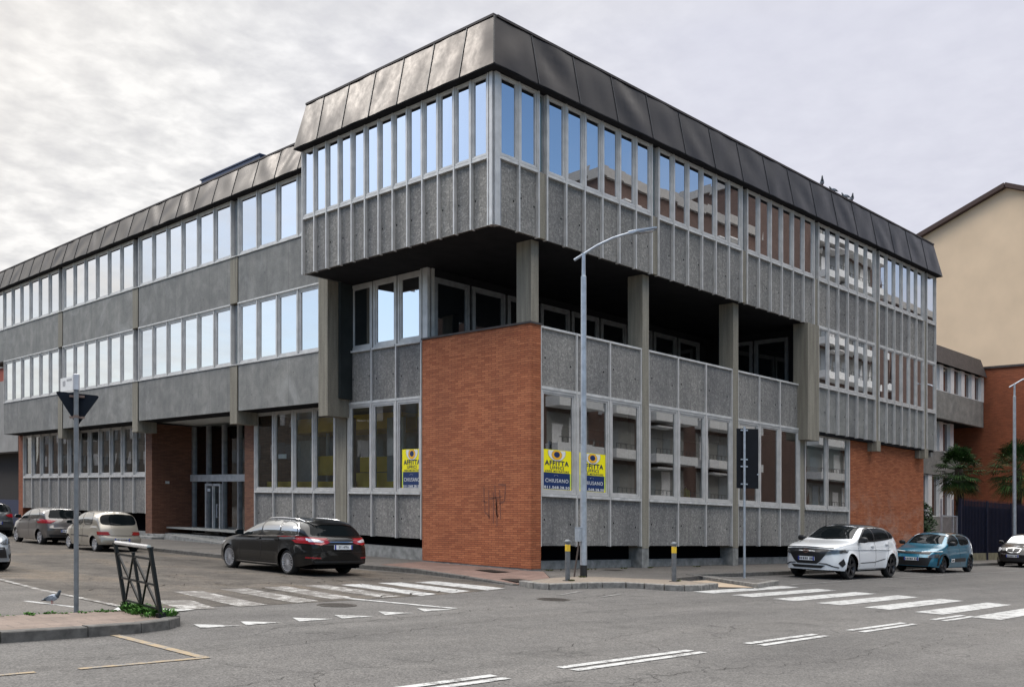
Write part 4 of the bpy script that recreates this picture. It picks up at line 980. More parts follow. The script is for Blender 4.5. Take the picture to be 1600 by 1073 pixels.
# ---- white crossover, nose towards the camera, on the right
def suv():
    white = m_carpaint('pearl_white', (.78,.79,.80), 0, .25)
    S = dict(L=4.38, W=1.84, paint=white, axf=.90, axr=3.56, arch=.40, rw=.355, sill=.26, n=3.0, flare=.035, cf=.30, cr=.16, spokes=5, spw=.05, rimf=.74, rimmat=DALLOY, handle=white, mirrormat=TRIM, nose=.05,
        top=[(0,.82),(.06,.93),(.25,.99),(.85,1.08),(1.1,1.12),(1.25,1.18),(1.95,1.53),(2.25,1.595),(2.8,1.615),(3.4,1.575),(3.75,1.50),(4.1,1.22),(4.25,1.10),(4.34,.95),(4.38,.8)],
        belt=[(0,.76),(.25,.90),(.9,.985),(1.6,1.03),(2.8,1.09),(3.5,1.16),(3.9,1.12),(4.25,.98),(4.38,.74)],
        sillc=[(0,.27),(.5,.25),(1.4,.27),(3.2,.28),(3.9,.30),(4.38,.36)],
        width=[(0,.72),(.2,.82),(.6,.89),(1.3,.90),(2.6,.895),(3.5,.905),(4.0,.865),(4.38,.79)])
    r = car_root('crossover_car', 27.55, 14.95, 0, 'white crossover car with black roof, dark mesh nose and black wheels'); r.scale = (1.05,1.05,1.05)
    c = Car(r, S)
    c.patch('roof_panel', [(2.05,-.60),(2.0,0),(2.05,.60),(2.6,.66),(3.4,.64),(3.72,.58),(3.76,0),(3.72,-.58),(3.4,-.64),(2.6,-.66)], 'z', 1, m_carpaint('black_gloss', (.008,.008,.009), 0, .2), off=.008)
    sur = [(1.38,1.07),(1.75,1.30),(2.05,1.46),(2.4,1.525),(2.9,1.53),(3.4,1.48),(3.72,1.36),(3.84,1.22),(3.3,1.15),(2.5,1.09)]
    c.patch('pillar_trim', sur, 'y', 1, TRIM, off=.005, mirror=True, skirt=.01, parent=c.body, round_=1)
    for p in ([(1.52,1.105),(1.8,1.29),(2.08,1.43),(2.4,1.485),(2.44,1.13)], [(2.52,1.135),(2.48,1.487),(2.9,1.487),(3.3,1.44),(3.42,1.2)], [(3.5,1.21),(3.42,1.42),(3.6,1.35),(3.7,1.24)]):
        c.patch('side_window', p, 'y', 1, CARGLASS, off=.009, mirror=True, skirt=.012)
    c.patch('windscreen', [(-.70,1.17),(-.58,1.50),(0,1.55),(.58,1.50),(.70,1.17),(0,1.135)], 'x', -1, CARGLASS, off=.007)
    c.patch('rear_window', [(-.6,1.2),(-.5,1.45),(0,1.48),(.5,1.45),(.6,1.2)], 'x', 1, CARGLASS, off=.007)
    grille = c.patch('grille', [(-.66,.86),(-.3,.875),(0,.88),(.3,.875),(.66,.86),(.40,.52),(.30,.44),(-.30,.44),(-.40,.52)], 'x', -1, plain('mesh_grille', (.012,.012,.014), .35, 0, .6, 60), off=.014)[0]
    c.patch('headlight', [(.88,.82),(.66,.845),(.60,.80),(.52,.70),(.70,.73),(.88,.77)], 'x', -1, SMOKEL, off=.018, mirror=True, step=.03)
    c.patch('headlight', [(.33,.83),(.62,.86),(.64,.80),(.42,.75)], 'y', 1, SMOKEL, off=.012, mirror=True, step=.03)
    c.patch('running_light', [(.90,.875),(.60,.868),(.60,.85),(.90,.855)], 'x', -1, WHITEP, off=.022, mirror=True, step=.03)
    c.patch('running_light', [(.3,.875),(.66,.925),(.70,.935),(.66,.90),(.32,.855)], 'y', 1, WHITEP, off=.014, mirror=True, step=.03)
    c.patch('bonnet_gap', [(-.7,.905),(0,.925),(.7,.905),(.7,.885),(0,.90),(-.7,.885)], 'x', -1, TRIM, off=.01, parent=c.body)
    c.patch('lower_grille', [(-.52,.40),(.52,.40),(.42,.32),(-.42,.32)], 'x', -1, TRIM, off=.014)
    c.patch('bumper_accent', [(.36,.445),(.55,.43),(.80,.335),(.80,.36),(.56,.46),(.36,.465)], 'x', -1, TRIM, off=.014, mirror=True, step=.03)
    c.patch('fog_vent', [(.86,.60),(.80,.47),(.84,.36),(.89,.45)], 'x', -1, TRIM, off=.012, mirror=True, step=.03)
    MB().bar((-.03,-.07,.80),(-.03,.07,.80),.05,.02).build('emblem_bar', CHROME, r)
    loc, _ = c.hit('x', -1, 0, .80)
    mb = MB(); pr = [(.075*math.cos(t*math.pi/8), .055*math.sin(t*math.pi/8)) for t in range(17)]
    for a, b in zip(pr, pr[1:]): mb.bar((loc.x-.03, a[0], .80+a[1]), (loc.x-.03, b[0], .80+b[1]), .014, .014)
    mb.bar((loc.x-.03,-.1,.80),(loc.x-.03,.1,.80),.02,.014); mb.build('emblem', CHROME, r)
    c.plate('front', .585, None, .5, .11)
    for pts in ([(1.42,1.05),(1.40,.7),(1.46,.36)], [(2.48,1.1),(2.5,.7),(2.46,.36)], [(3.40,1.1),(3.36,.9),(3.2,.6),(3.16,.4)]): c.line('panel_gap', pts, 'y', 1, mirror=True)
    c.patch('sill_trim', [(1.32,.30),(3.14,.31),(3.14,.26),(1.32,.25)], 'y', 1, TRIM, off=.012, mirror=True, parent=c.body)
    c.line('door_crease', [(1.5,.47),(2.4,.49),(3.1,.58)], 'y', 1, TRIM, .022, .006, mirror=True)
    for x, z in ((2.3,.97),(3.26,1.03)): c.patch('door_handle', [(x-.1,z-.02),(x+.09,z-.01),(x+.09,z+.02),(x-.1,z+.012)], 'y', 1, white, off=.04, mirror=True, step=.03)
    c.mirror_pair(1.5, 1.10, TRIM, size=1.15)
    c.patch('tail_light', [(3.95,1.0),(4.3,.96),(4.3,.85),(4.1,.88)], 'y', 1, REDL, off=.012, mirror=True, step=.03)
suv()

# ---- teal hatchback with dark roof
def teal():
    paint = m_carpaint('teal_metallic', (.003,.125,.205), .25, .28)
    S, k, h = hatch_spec(paint, L=3.98, W=1.74, H=1.50, rw=.315, arch=.35, spokes=6, spw=.035, rimmat=DALLOY, mirrormat=TRIM, flare=.03, axf=.80, axr=3.32)
    c = Car(car_root('hatchback_car', 35.95, 15.35, 0, 'teal blue hatchback with dark roof and white-framed door bump strip, behind the white crossover'), S); hatch_details(c, k, h, front=True, plate=(.5, None), glass=CARGLASS)
    c.patch('roof_panel', [(1.95*k,-.58),(1.9*k,0),(1.95*k,.58),(3.2*k,.56),(3.4*k,.5),(3.42*k,0),(3.4*k,-.5),(3.2*k,-.56)], 'z', 1, m_carpaint('dark_brown_roof', (.03,.022,.022), 0, .25), off=.008)
    c.patch('pillar_flash', [(1.62*k,-.62),(1.80*k,-.6),(1.84*k,-.5),(1.70*k,-.5)], 'z', 1, WHITEP, off=.012, mirror=True, parent=c.body)
    c.patch('grille', [(-.62,.76),(.62,.76),(.58,.68),(-.58,.68)], 'x', -1, TRIM, off=.012)
    c.patch('lower_grille', [(-.66,.56),(.66,.56),(.56,.26),(-.56,.26)], 'x', -1, TRIM, off=.012)
    c.patch('headlight', [(.80,.67),(.80,.56),(.56,.56),(.54,.62),(.64,.67)], 'x', -1, SMOKEL, off=.015, mirror=True, step=.03); c.patch('headlight', [(.3,.69),(.5,.7),(.5,.58),(.32,.57)], 'y', 1, SMOKEL, off=.012, mirror=True, step=.03)
    c.patch('running_light', [(.82,.80),(.3,.765),(.3,.745),(.82,.78)], 'x', -1, WHITEP, off=.018, mirror=True, step=.03)
    c.patch('arch_trim', [(.38,.27),(.42,.52),(.6,.68),(.8,.72),(1.0,.68),(1.18,.52),(1.22,.27),(1.14,.27),(1.12,.45),(1.02,.60),(.8,.665),(.6,.60),(.48,.45),(.46,.27)], 'y', 1, TRIM, off=.012, mirror=True, step=.04)
    c.patch('arch_trim', [(2.9,.27),(2.94,.52),(3.12,.68),(3.32,.72),(3.52,.68),(3.7,.52),(3.74,.27),(3.66,.27),(3.64,.45),(3.54,.60),(3.32,.665),(3.12,.60),(3.0,.45),(2.98,.27)], 'y', 1, TRIM, off=.012, mirror=True, step=.04)
    c.patch('bump_strip', [(1.36,.40),(2.75,.42),(2.75,.55),(1.36,.52)], 'y', 1, TRIM, off=.018, mirror=True)
    fr = c.patch('strip_frame', [(1.38,.395),(1.68,.40),(1.68,.52),(1.38,.515)], 'y', 1, WHITEP, off=.024, mirror=True); c.patch('strip_inset', [(1.43,.43),(1.63,.435),(1.63,.485),(1.43,.48)], 'y', 1, TRIM, off=.03, mirror=True)
    loc, _ = c.hit('x', -1, 0, .73); mb = MB()
    for z in (.715, .755): mb.bar((loc.x-.02,-.07,z-.02),(loc.x-.02,0,z+.015),.02,.02); mb.bar((loc.x-.02,0,z+.015),(loc.x-.02,.07,z-.02),.02,.02)
    mb.build('emblem', CHROME, c.root)
teal()
# ---- black one with a chrome shield grille at the right edge
def black():
    S, k, h = hatch_spec(m_carpaint('black_paint', (.008,.007,.008), .0, .25, .6, .15), L=3.8, W=1.7, H=1.52)
    c = Car(car_root('hatchback_car', 47.0, 15.55, 0, 'black car with chrome shield grille and bright windscreen at the right edge'), S)
    hatch_details(c, k, h, front=True, plate=(.5, None))
    c.patch('windscreen_reflection_glass', [(-.60,1.07*h),(-.53,1.35*h),(0,1.395*h),(.53,1.35*h),(.60,1.07*h),(0,1.055*h)], 'x', -1, m_glass('sky_bright_windscreen', .5, (1,1,1), .02, False, (.05,.055,.05)), off=.012)
    c.patch('grille_frame', [(-.33,.84),(0,.87),(.33,.84),(.27,.66),(0,.62),(-.27,.66)], 'x', -1, CHROME, off=.02, round_=1)
    c.patch('grille', [(-.29,.82),(-.02,.84),(-.02,.66),(-.23,.68)], 'x', -1, TRIM, off=.026, mirror=True, step=.03)
    c.patch('headlight', [(.80,.86),(.62,.86),(.52,.78),(.58,.68),(.74,.66),(.82,.72)], 'x', -1, CLEARL, off=.016, mirror=True, step=.03, round_=1)
    c.patch('lower_grille', [(-.6,.42),(.6,.42),(.55,.28),(-.55,.28)], 'x', -1, TRIM, off=.012)
black()
# ------------------------------------------------------------------ ground, roads, pavements
def sheet(name, poly, z, mat, kind='structure', sub=0):
    mb = MB(); mb.poly([(x, y, z) if len(p) == 2 else p for p in poly for x, y in [p[:2]]]); o = mb.build(name, mat); return tag(o, kind=kind)
def prism(name, poly, z0, z1, mat):
    mb = MB(); n = len(poly); mb.poly([(x, y, z1) for x, y in poly])
    for i in range(n):
        a, b = poly[i], poly[(i+1) % n]; mb.quad((a[0],a[1],z0),(b[0],b[1],z0),(b[0],b[1],z1),(a[0],a[1],z1))
    return tag(mb.build(name, mat), kind='structure')
def ribbon(name, pts, w, mat, z0=-.02, seg=1.0, gap=.012, side=1):
    """kerb stones along a line; points are (x, y, top z); the stones lie to the left (side=1) of it"""
    mb = MB(); P = [Vector((p[0], p[1])) for p in pts]; nn = []
    for i in range(len(P)):
        d1 = (P[i]-P[i-1]).normalized() if i else (P[1]-P[0]).normalized(); d2 = (P[i+1]-P[i]).normalized() if i < len(P)-1 else d1
        n = Vector((-(d1+d2).y, (d1+d2).x)).normalized()*side; c = max(.5, n.dot(Vector((-d1.y, d1.x))*side)); nn.append(n/c)
    for i in range(len(P)-1):
        l = (P[i+1]-P[i]).length; k = max(1, round(l/seg))
        for j in range(k):
            t0 = j/k+(gap/2/l); t1 = (j+1)/k-(gap/2/l)
            q = []
            for t in (t0, t1):
                a = P[i].lerp(P[i+1], t); n = nn[i].lerp(nn[i+1], t); z = pts[i][2]+(pts[i+1][2]-pts[i][2])*t+random.uniform(-.004, .004)
                q.append((a, a+n*w, z))
            (a0, b0, za), (a1, b1, zb) = q; e = .012
            c0 = a0+(b0-a0).normalized()*e; c1 = a1+(b1-a1).normalized()*e
            mb.quad((c0.x,c0.y,za),(c1.x,c1.y,zb),(b1.x,b1.y,zb),(b0.x,b0.y,za))
            mb.quad((a0.x,a0.y,za-e),(a1.x,a1.y,zb-e),(c1.x,c1.y,zb),(c0.x,c0.y,za))
            mb.quad((a0.x,a0.y,z0),(a1.x,a1.y,z0),(a1.x,a1.y,zb-e),(a0.x,a0.y,za-e))
            mb.quad((a0.x,a0.y,z0),(b0.x,b0.y,z0),(b0.x,b0.y,za),(a0.x,a0.y,za-e)); mb.quad((a1.x,a1.y,z0),(b1.x,b1.y,z0),(b1.x,b1.y,zb),(a1.x,a1.y,zb-e))
            mb.quad((b0.x,b0.y,z0),(b1.x,b1.y,z0),(b1.x,b1.y,zb),(b0.x,b0.y,za))
    return tag(mb.build(name, mat), kind='structure')

mb = MB(); mb.quad((-400,-400,0),(500,-400,0),(500,500,0),(-400,500,0)); tag(mb.build('road', ASPH), kind='structure')
sheet('side_street', [(6.62,15.9),(7.3,15.0),(9.0,14.72),(11.5,14.92),(13.6,15.2),(15.2,15.6),(16.2,16.4),(16.6,18.0),(16.8,20.4),(16.3,23),(15.55,26),(15.55,75),(-.5,75),(-.5,16.2)], .004, ASPH_OLD)
K = [(15.5,75,.12),(15.5,27.2,.12),(15.7,25.5,.12),(16.7,23.0,.12),(16.95,20.6,.12),(16.72,18.4,.075),(16.36,16.35,.03)]
ribbon('kerb', K, .16, KERBD, side=1)
KI = [(16.42,16.2,.13),(16.17,15.5,.135),(16.2,15.04,.135),(16.9,14.98,.135),(17.9,14.92,.135),(18.5,14.7,.135),(18.68,14.3,.135),(18.78,13.8,.135),(19.1,13.45,.135),(19.6,13.36,.135),(20.75,13.62,.135)]
ribbon('kerb', KI, .2, KERBM, side=1, seg=.62, gap=.03)
ribbon('kerb', [(23.0,15.6,.12),(21.72,13.12,.12),(23.8,13.72,.12),(23.3,16.05,.12)], .16, KERBM, side=1, seg=.8)
ribbon('kerb', [(23.3,16.22,.12),(29,16.28,.12),(47,16.72,.12),(60,16.9,.12),(120,17.6,.12)], .16, KERBD, side=1, seg=1.1)
PV = [(15.66,75),(15.66,27.2),(15.86,25.5),(16.84,23.05),(17.1,20.6),(19.85,20.2),(19.85,18.6),(18.1,16.75),(16.62,16.15),(16.36,15.5),(16.38,15.2),(16.9,15.16),(17.9,15.1),(18.6,14.85),(18.86,14.35),(18.96,13.85),(19.15,13.62),(19.6,13.56),(20.75,13.8),(21.2,15.4),(23.05,15.8),(23.3,16.35),(29,16.42),(47,16.86),(60,17.04),(120,17.74),(120,24),(20.6,24),(20.6,75)]
prism('pavement', PV, -.02, .112, ASPH_PAVE)
sheet('pavement', [(21.86,13.3),(23.62,13.8),(23.2,15.9),(22.95,15.5)], .113, ASPH_PAVE)
mb = MB()   # the lowered corner of red-brown pavers
A = [(17.08,20.62,.116),(16.86,18.4,.072),(16.52,16.36,.028),(16.66,16.17,.03),(18.1,16.78,.114),(19.84,18.62,.117),(19.84,20.18,.117)]
mb.poly(A[:3]+[A[5],A[6]]); mb.poly([A[2],A[3],A[4],A[5]]); tag(mb.build('corner_paving', PAVE_RED), kind='structure')
sheet('corner_paving', [(17.12,20.64),(19.74,20.24),(19.74,23.6),(17.3,22.6)], .1165, PAVE_RED)
sheet('island_paving', [(16.45,15.5),(16.9,15.2),(17.9,15.14),(18.63,14.9),(18.9,14.4),(19.0,13.9),(19.2,13.66),(19.6,13.6),(20.7,13.84),(20.9,14.8),(19.4,16.9),(18.1,16.7),(16.7,16.12)], .1165, plain('brown_asphalt_top', (.20,.165,.13), .9, 0, .3, 14))
sheet('tactile_ramp', [(20.82,13.7),(21.66,13.18),(22.9,15.4),(21.2,15.3)], .03, TACT)
prismp = prism('tactile_ramp', [(20.86,13.72),(21.66,13.2),(22.9,15.5),(21.2,15.4)], -.02, .028, ASPH_PAVE)
# traffic island in the foreground left
ribbon('kerb', [(-6,12.0,.13),(3.9,12.14,.13),(4.9,12.17,.13),(5.6,12.24,.13),(6.06,12.42,.13),(6.36,12.72,.13),(6.55,13.1,.13),(6.58,13.5,.13)], .17, KERBD, side=1, seg=1.3)
prism('island_paving', [(-6,12.16),(3.9,12.3),(4.9,12.33),(5.56,12.4),(5.96,12.56),(6.2,12.82),(6.38,13.14),(6.4,13.9),(-6,13.9)], -.02, .118, PAVE_TILE)
sheet('island_asphalt', [(-6,13.9),(6.38,13.9),(6.42,14.6),(6.6,15.4),(6.68,18.0),(6.75,21),(6.95,30),(-6,30)], .012, ASPH_PAVE)
# painted markings
def stripes(name, quads, mat, z=.008):
    mb = MB()
    for q in quads:
        # split lengthwise so that worn edges may vary
        mb.poly([(x, y, z) for x, y in q])
    return tag(mb.build(name, mat), kind='structure')
zr = []
for i in range(7):
    vq = 13.0-1.03*i
    zr.append([(19.15+.04*random.random(), vq-.27), (23.3, vq-.13), (23.3+.1*random.random(), vq+.42), (19.15, vq+.27)])
stripes('zebra_crossing', zr, PAINT)
worn = [(7.35,14.62,7.9,14.55,8.2,16.0,7.6,16.2),(8.35,14.63,8.92,14.72,9.25,17.6,8.7,17.7),(9.52,14.78,10.1,14.98,10.35,17.85,9.75,17.85)]
stripes('zebra_crossing', [[(q[0],q[1]),(q[2],q[3]),(q[4],q[5]),(q[6],q[7])] for q in worn+[(10.5,15.1,11.08,15.3,11.35,18.0,10.75,17.9),(11.55,14.98,12.12,15.16,12.4,18.1,11.8,18.05)]], PAINT_WORN)
stripes('zebra_crossing', [[(12.5,15.0),(13.08,15.2),(13.3,18.0),(12.68,17.95)],[(13.5,15.25),(14.25,15.5),(14.4,18.0),(13.8,18.1)],[(14.75,15.5),(15.55,15.75),(15.5,18.05),(14.75,17.95)]], PAINT)
stripes('stop_line', [[(10.78,15.16),(10.93,15.24),(11.49,12.80),(11.33,12.76)]], PAINT, .0085)
stripes('give_way_line', [[(6.58,12.78),(6.46,12.34),(7.05,12.33)],[(7.30,12.78),(7.14,12.34),(7.72,12.40)],[(8.2,12.84),(8.02,12.38),(8.63,12.42)],[(8.98,12.88),(8.78,12.4),(9.4,12.44)],[(9.92,13.0),(9.68,12.5),(10.27,12.53)],[(10.83,13.12),(10.6,12.65),(11.23,12.66)]], PAINT)
dl = []
for u0, u1 in ((2.4,4.4),(5.2,7.05),(8.0,10.5),(11.76,13.7),(14.7,16.8),(17.9,19.42),(24.4,26.4),(27.5,29.5),(30.6,32.6)):
    dl += [[(u0,7.00),(u1,7.06),(u1,7.17),(u0,7.12)], [(u0,7.21),(u1,7.25),(u1,7.37),(u0,7.33)]]
stripes('lane_line', dl, PAINT)
stripes('parking_line', [[(24.2,13.55),(49,14.1),(49,14.2),(24.2,13.65)]], PAINT_FAINT)
stripes('bay_line', [[(5.18,12.2),(5.30,12.2),(5.30,9.98),(5.18,9.98)],[(3.9,9.86),(5.30,9.88),(5.30,9.97),(3.9,9.95)],[(2.6,9.88),(3.5,9.9),(3.5,9.98),(2.6,9.96)]], PAINT_Y)
stripes('edge_line', [[(6.68,15.5),(6.80,15.5),(6.82,19),(7.02,22),(7.2,27),(7.05,27),(6.9,22),(6.70,19)]], PAINT_WORN, .0135)
stripes('stop_line', [[(6.36,14.9),(6.9,14.3),(7.5,14.5),(6.62,15.3)]], PAINT, .0145)
stripes('edge_line', [[(5.75,16.9),(5.85,16.9),(6.15,15.6),(6.05,15.6)]], PAINT, .0145)
stripes('faint_marking', [[(15.2,13.9),(15.35,13.9),(16.6,14.4),(16.5,14.5)],[(15.9,13.2),(16.9,13.5),(16.9,13.6),(15.9,13.3)]], PAINT_FAINT)

def crack(mb, pts, w, z=.0065, rough=.05):
    random.seed(len(mb.v)+17); P = []
    for a, b in zip(pts, pts[1:]):
        l = math.hypot(b[0]-a[0], b[1]-a[1]); k = max(2, int(l/.14)); nx, ny = -(b[1]-a[1])/l, (b[0]-a[0])/l
        for i in range(k): t = i/k; o = random.gauss(0, rough); P.append((a[0]+(b[0]-a[0])*t+nx*o, a[1]+(b[1]-a[1])*t+ny*o))
    P.append(pts[-1])
    for i in range(len(P)-1):
        if random.random() < .06: continue
        a, b = P[i], P[i+1]; l = math.hypot(b[0]-a[0], b[1]-a[1]) or 1; nx, ny = -(b[1]-a[1])/l, (b[0]-a[0])/l; w0 = w*random.uniform(.3,1); w1 = w*random.uniform(.3,1)
        w0 *= .6; w1 *= .6
        mb.poly([(a[0]-nx*w0,a[1]-ny*w0,z),(b[0]-nx*w1,b[1]-ny*w1,z),(b[0]+nx*w1,b[1]+ny*w1,z),(a[0]+nx*w0,a[1]+ny*w0,z)])
mb = MB()
for pts, w_ in (([(7.2,11.9),(9.5,12.0),(12.0,12.45),(15.0,13.1),(18.2,14.2)],.012), ([(4.6,10.6),(6.2,10.3),(8.4,10.7),(11.5,11.3),(14.8,11.2)],.008), ([(3.9,8.1),(6.0,8.5),(9,8.3),(12.2,9.0)],.007), ([(6.8,5.9),(8.8,6.3),(11.6,5.7),(14,6.2)],.008),
    ([(9.5,6.1),(9.9,7.0),(10.6,8.2),(10.3,9.6)],.007), ([(13.4,5.6),(15.2,6.0),(18,5.5),(21,5.9)],.008), ([(5.0,7.4),(5.6,8.3),(5.2,9.4)],.007), ([(14.6,11.9),(18.2,11.1),(24,11.2),(31,12.0)],.012), ([(16.5,9.2),(19,8.4),(24,8.9)],.010), ([(4.2,6.6),(5.5,6.2),(7.4,6.4)],.006), ([(11.8,7.9),(13.6,8.6),(16.4,8.2)],.008)): crack(mb, pts, w_)
tag(mb.build('asphalt_cracks', plain('crack_black', (.032,.03,.028), .9, 0, .2, 5, .1)), kind='structure')
mb = MB()
for pts, w_ in (([(7.4,18.6),(9.6,19.2),(12.4,18.7),(15.6,19.2)],.03), ([(7.0,22.5),(10,21.6),(13,22.4)],.025), ([(8.0,27.5),(11.2,26.6),(13,27.6),(15,27.2)],.035), ([(9,33),(12,32.2),(15.2,33.2)],.03), ([(10.2,15.4),(10.6,17.4),(10.3,20),(10.9,24)],.02), ([(13.0,16.2),(13.4,18.9),(12.9,21)],.022), ([(11.6,15.2),(12.8,15.55),(14.1,15.75)],.045)): crack(mb, pts, w_, .0105, .09)
tag(mb.build('asphalt_cracks', plain('crack_brown', (.03,.026,.022), .9, 0, .2, 5, .1)), kind='structure')

# ------------------------------------------------------------------ small street things
def disc(name, x, y, z, r, label, cat, mat=IRON):
    mb = MB(); mb.lathe([(0,z+.002),(r*.82,z+.002),(r*.84,z-.003),(r*.88,z-.003),(r*.9,z+.003),(r,z+.003),(r,z-.03)], (x,y,0), 'z', 32)
    for i in range(-3, 4):
        h = math.sqrt(max(0, (r*.78)**2-(i*r*.2)**2)); mb.box(x+i*r*.2-.012, x+i*r*.2+.012, y-h, y+h, z+.001, z+.006)
    return tag(mb.build(name, mat, origin=(x,y,z)), label, cat)
disc('manhole_cover', 14.45, 13.3, .004, .33, 'round dark manhole cover in the open road before the bollards', 'manhole cover')
disc('manhole_cover', 9.95, 14.2, .006, .34, 'round dark manhole cover between worn zebra stripes and painted triangles', 'manhole cover')
def grate(x, y, z, w, d, rot, label):
    mb = MB(); c, s_ = math.cos(rot), math.sin(rot)
    T = lambda a, b, h: (x+a*c-b*s_, y+a*s_+b*c, z+h)
    for (a0, a1, b0, b1, h) in [(-w/2,w/2,-d/2,-d/2+.06,.006),(-w/2,w/2,d/2-.06,d/2,.006),(-w/2,-w/2+.06,-d/2+.06,d/2-.06,.006),(w/2-.06,w/2,-d/2+.06,d/2-.06,.006)]+[(-w/2+.06,w/2-.06,-d/2+.08+.07*i,-d/2+.115+.07*i,.004) for i in range(int((d-.16)/.07))]:
        mb.poly([T(a0,b0,h),T(a1,b0,h),T(a1,b1,h),T(a0,b1,h)])
    mb.poly([T(-w/2+.05,-d/2+.05,.001),T(w/2-.05,-d/2+.05,.001),T(w/2-.05,d/2-.05,.001),T(-w/2+.05,d/2-.05,.001)], 1)
    return tag(mb.build('drain_cover', [IRON, BLACK], origin=(x,y,z)), label, 'drain cover')
grate(18.6, 19.35, .119, 1.0, .55, R(80), 'rusty grated cover in the red-brown pavers below the brick corner')
grate(17.15, 16.95, .064, .55, .95, R(-20), 'dark cover plate at the tip of the kerbed island beside the lowered pavers')
disc('drain_cover', 22.7, 18.5, .113, .32, 'dark round cover in the pavement behind the lamp post', 'drain cover')

def street_lamp(x, y, h, label, az):
    t = thing('street_lamp', (x, y, .11), label, 'street lamp', 'street lamps along the pavement')
    mb = MB(); mb.tube([(x,y,.11),(x,y,h*.93),(x,y,h*.932),(x,y,h)], [.088,.068,.05,.048], 16); mb.build('pole', STEEL, t, smooth=True, sharp=40)
    mb = MB(); mb.tube([(x,y,.112),(x,y,.42)], [.093,.092], 16); mb.build('pole_foot', TRIM, t, smooth=True, sharp=40)
    dx, dy = math.cos(az), math.sin(az); P = lambda r, z: (x+dx*r, y+dy*r, z)
    mb = MB(); pts = [P(-.24,h-.17),P(0,h-.02),P(.33,h+.19),P(.75,h+.39),P(1.18,h+.52)]; mb.tube(pts, .035, 10); mb.build('arm', STEEL, t, smooth=True, sharp=40)
    nx, ny = -dy, dx; mb = MB(); sec = [(1.13,.05,.05),(1.25,.06,.06),(1.36,.15,.045),(1.78,.16,.035),(1.85,.12,.03)]; n = 8; base = len(mb.v)
    for r, w, th in sec:
        zc = h+.52+(r-1.18)*.16
        for k in range(n):
            a = 2*math.pi*(k+.5)/n; cx = math.copysign(abs(math.cos(a))**.6, math.cos(a))*w; cz = math.copysign(abs(math.sin(a))**.7, math.sin(a))*th; p = P(r, zc+cz); mb.v.append((p[0]+nx*cx, p[1]+ny*cx, p[2]))
    for i in range(len(sec)-1):
        for k in range(n):
            a = i*n+k; b = i*n+(k+1) % n; mb.f.append((a, b, b+n, a+n)); mb.m.append(0)
    mb.f.append(tuple(range(n))); mb.m.append(0); mb.f.append(tuple(range((len(sec)-1)*n, len(sec)*n))); mb.m.append(0)
    hd = mb.build('lamp_head', STEEL, t, smooth=True, sharp=40)
    q = MB(); a = P(1.40,h+.51); b = P(1.76,h+.568); q.bar(a, b, .24, .012); q.build('lamp_glass', CLEARL, hd)
    return t
AZ = R(-52)
LX, LY = 19.23, 16.65
lamp1 = street_lamp(LX, LY, 8.35, 'tall grey street lamp on the kerbed corner island before the concrete office block', AZ)
mb = MB(); mb.box(LX-.19, LX-.085, LY-.02, LY+.13, 1.02, 1.36); mb.box(LX-.195, LX-.08, LY-.025, LY+.135, 1.362, 1.38); mb.build('junction_box', plain('grey_box', (.3,.33,.36), .5), lamp1)
MB().tube([(LX-.14,LY+.05,1.02),(LX-.15,LY+.06,.8),(LX-.26,LY+.09,.12)], .022, 8).build('conduit', plain('rusty_pipe', (.07,.05,.04), .7), lamp1)
street_lamp(51.5, 16.95, 8.75, 'slim grey street lamp before the navy fence and palm at the right edge', AZ)

def bollard(x, y, z, label):
    t = thing('bollard', (x, y, z), label, 'bollard', 'bollards on the corner island')
    mb = MB(); mb.tube([(x,y,z),(x,y,z+.70)], .06, 18); mb.build('post', plain('bollard_grey', (.13,.135,.14), .5, .2, .25, 10), t, smooth=True, sharp=40)
    mb = MB(); mb.tube([(x,y,z+.70),(x,y,z+.86)], .063, 18); mb.build('yellow_band', plain('band_yellow', (.75,.48,.03), .5, 0, .15, 12), t, smooth=True, sharp=40)
    mb = MB(); mb.lathe([(.06,z+.861),(.05,z+.885),(.074,z+.90),(.078,z+.925),(.07,z+.955),(.045,z+.975),(0,z+.982)], (x,y,0), 'z', 18); mb.build('cap', STEELD, t, smooth=True)
    mb = MB(); mb.lathe([(.068,z+.012),(.12,z+.01),(.125,z+.0)], (x,y,0), 'z', 18); mb.build('collar', IRON, t)
    return t
bollard(17.66, 15.79, .118, 'grey bollard with yellow band left of the lamp post')
bollard(20.29, 14.61, .118, 'grey bollard with yellow band at the ramp end of the kerbed island')

# road sign seen from behind, right
RX, RY = 25.3, 15.75
t = thing('road_sign', (RX, RY, .11), 'tall dark rectangular road sign seen from behind, on a thin pole', 'road sign')
RX, RY = 24.7, 15.35
t.location = (RX, RY, .0); WORLD_OFF[t.name] = (RX, RY, .0)
mb = MB(); mb.tube([(RX,RY,.0),(RX,RY,4.35)], .036, 12); mb.build('pole', STEEL, t, smooth=True, sharp=40)
sd = Vector((1,-1,0)).normalized(); fw_ = Vector((1,1,0)).normalized(); c0 = Vector((RX,RY,0))+sd*.10+fw_*.06
mb = MB(); mb.bar(c0-sd*.31+Vector((0,0,3.45)), c0+sd*.31+Vector((0,0,3.45)), .02, 1.70); mb.build('sign_board', plain('black_sign_back', (.006,.007,.01), .6, 0, .2, 8, .2), t)
mb = MB()
for z in (4.25, 3.42, 3.22, 2.72): mb.bar(Vector((RX,RY,z))-sd*.1+fw_*.03, Vector((RX,RY,z))+sd*.1+fw_*.03, .05, .035)
mb.bar(c0+sd*.27-fw_*.02+Vector((0,0,3.0)), c0+sd*.33-fw_*.02+Vector((0,0,3.02)), .02, .03)
mb.build('clamp', STEEL, t)

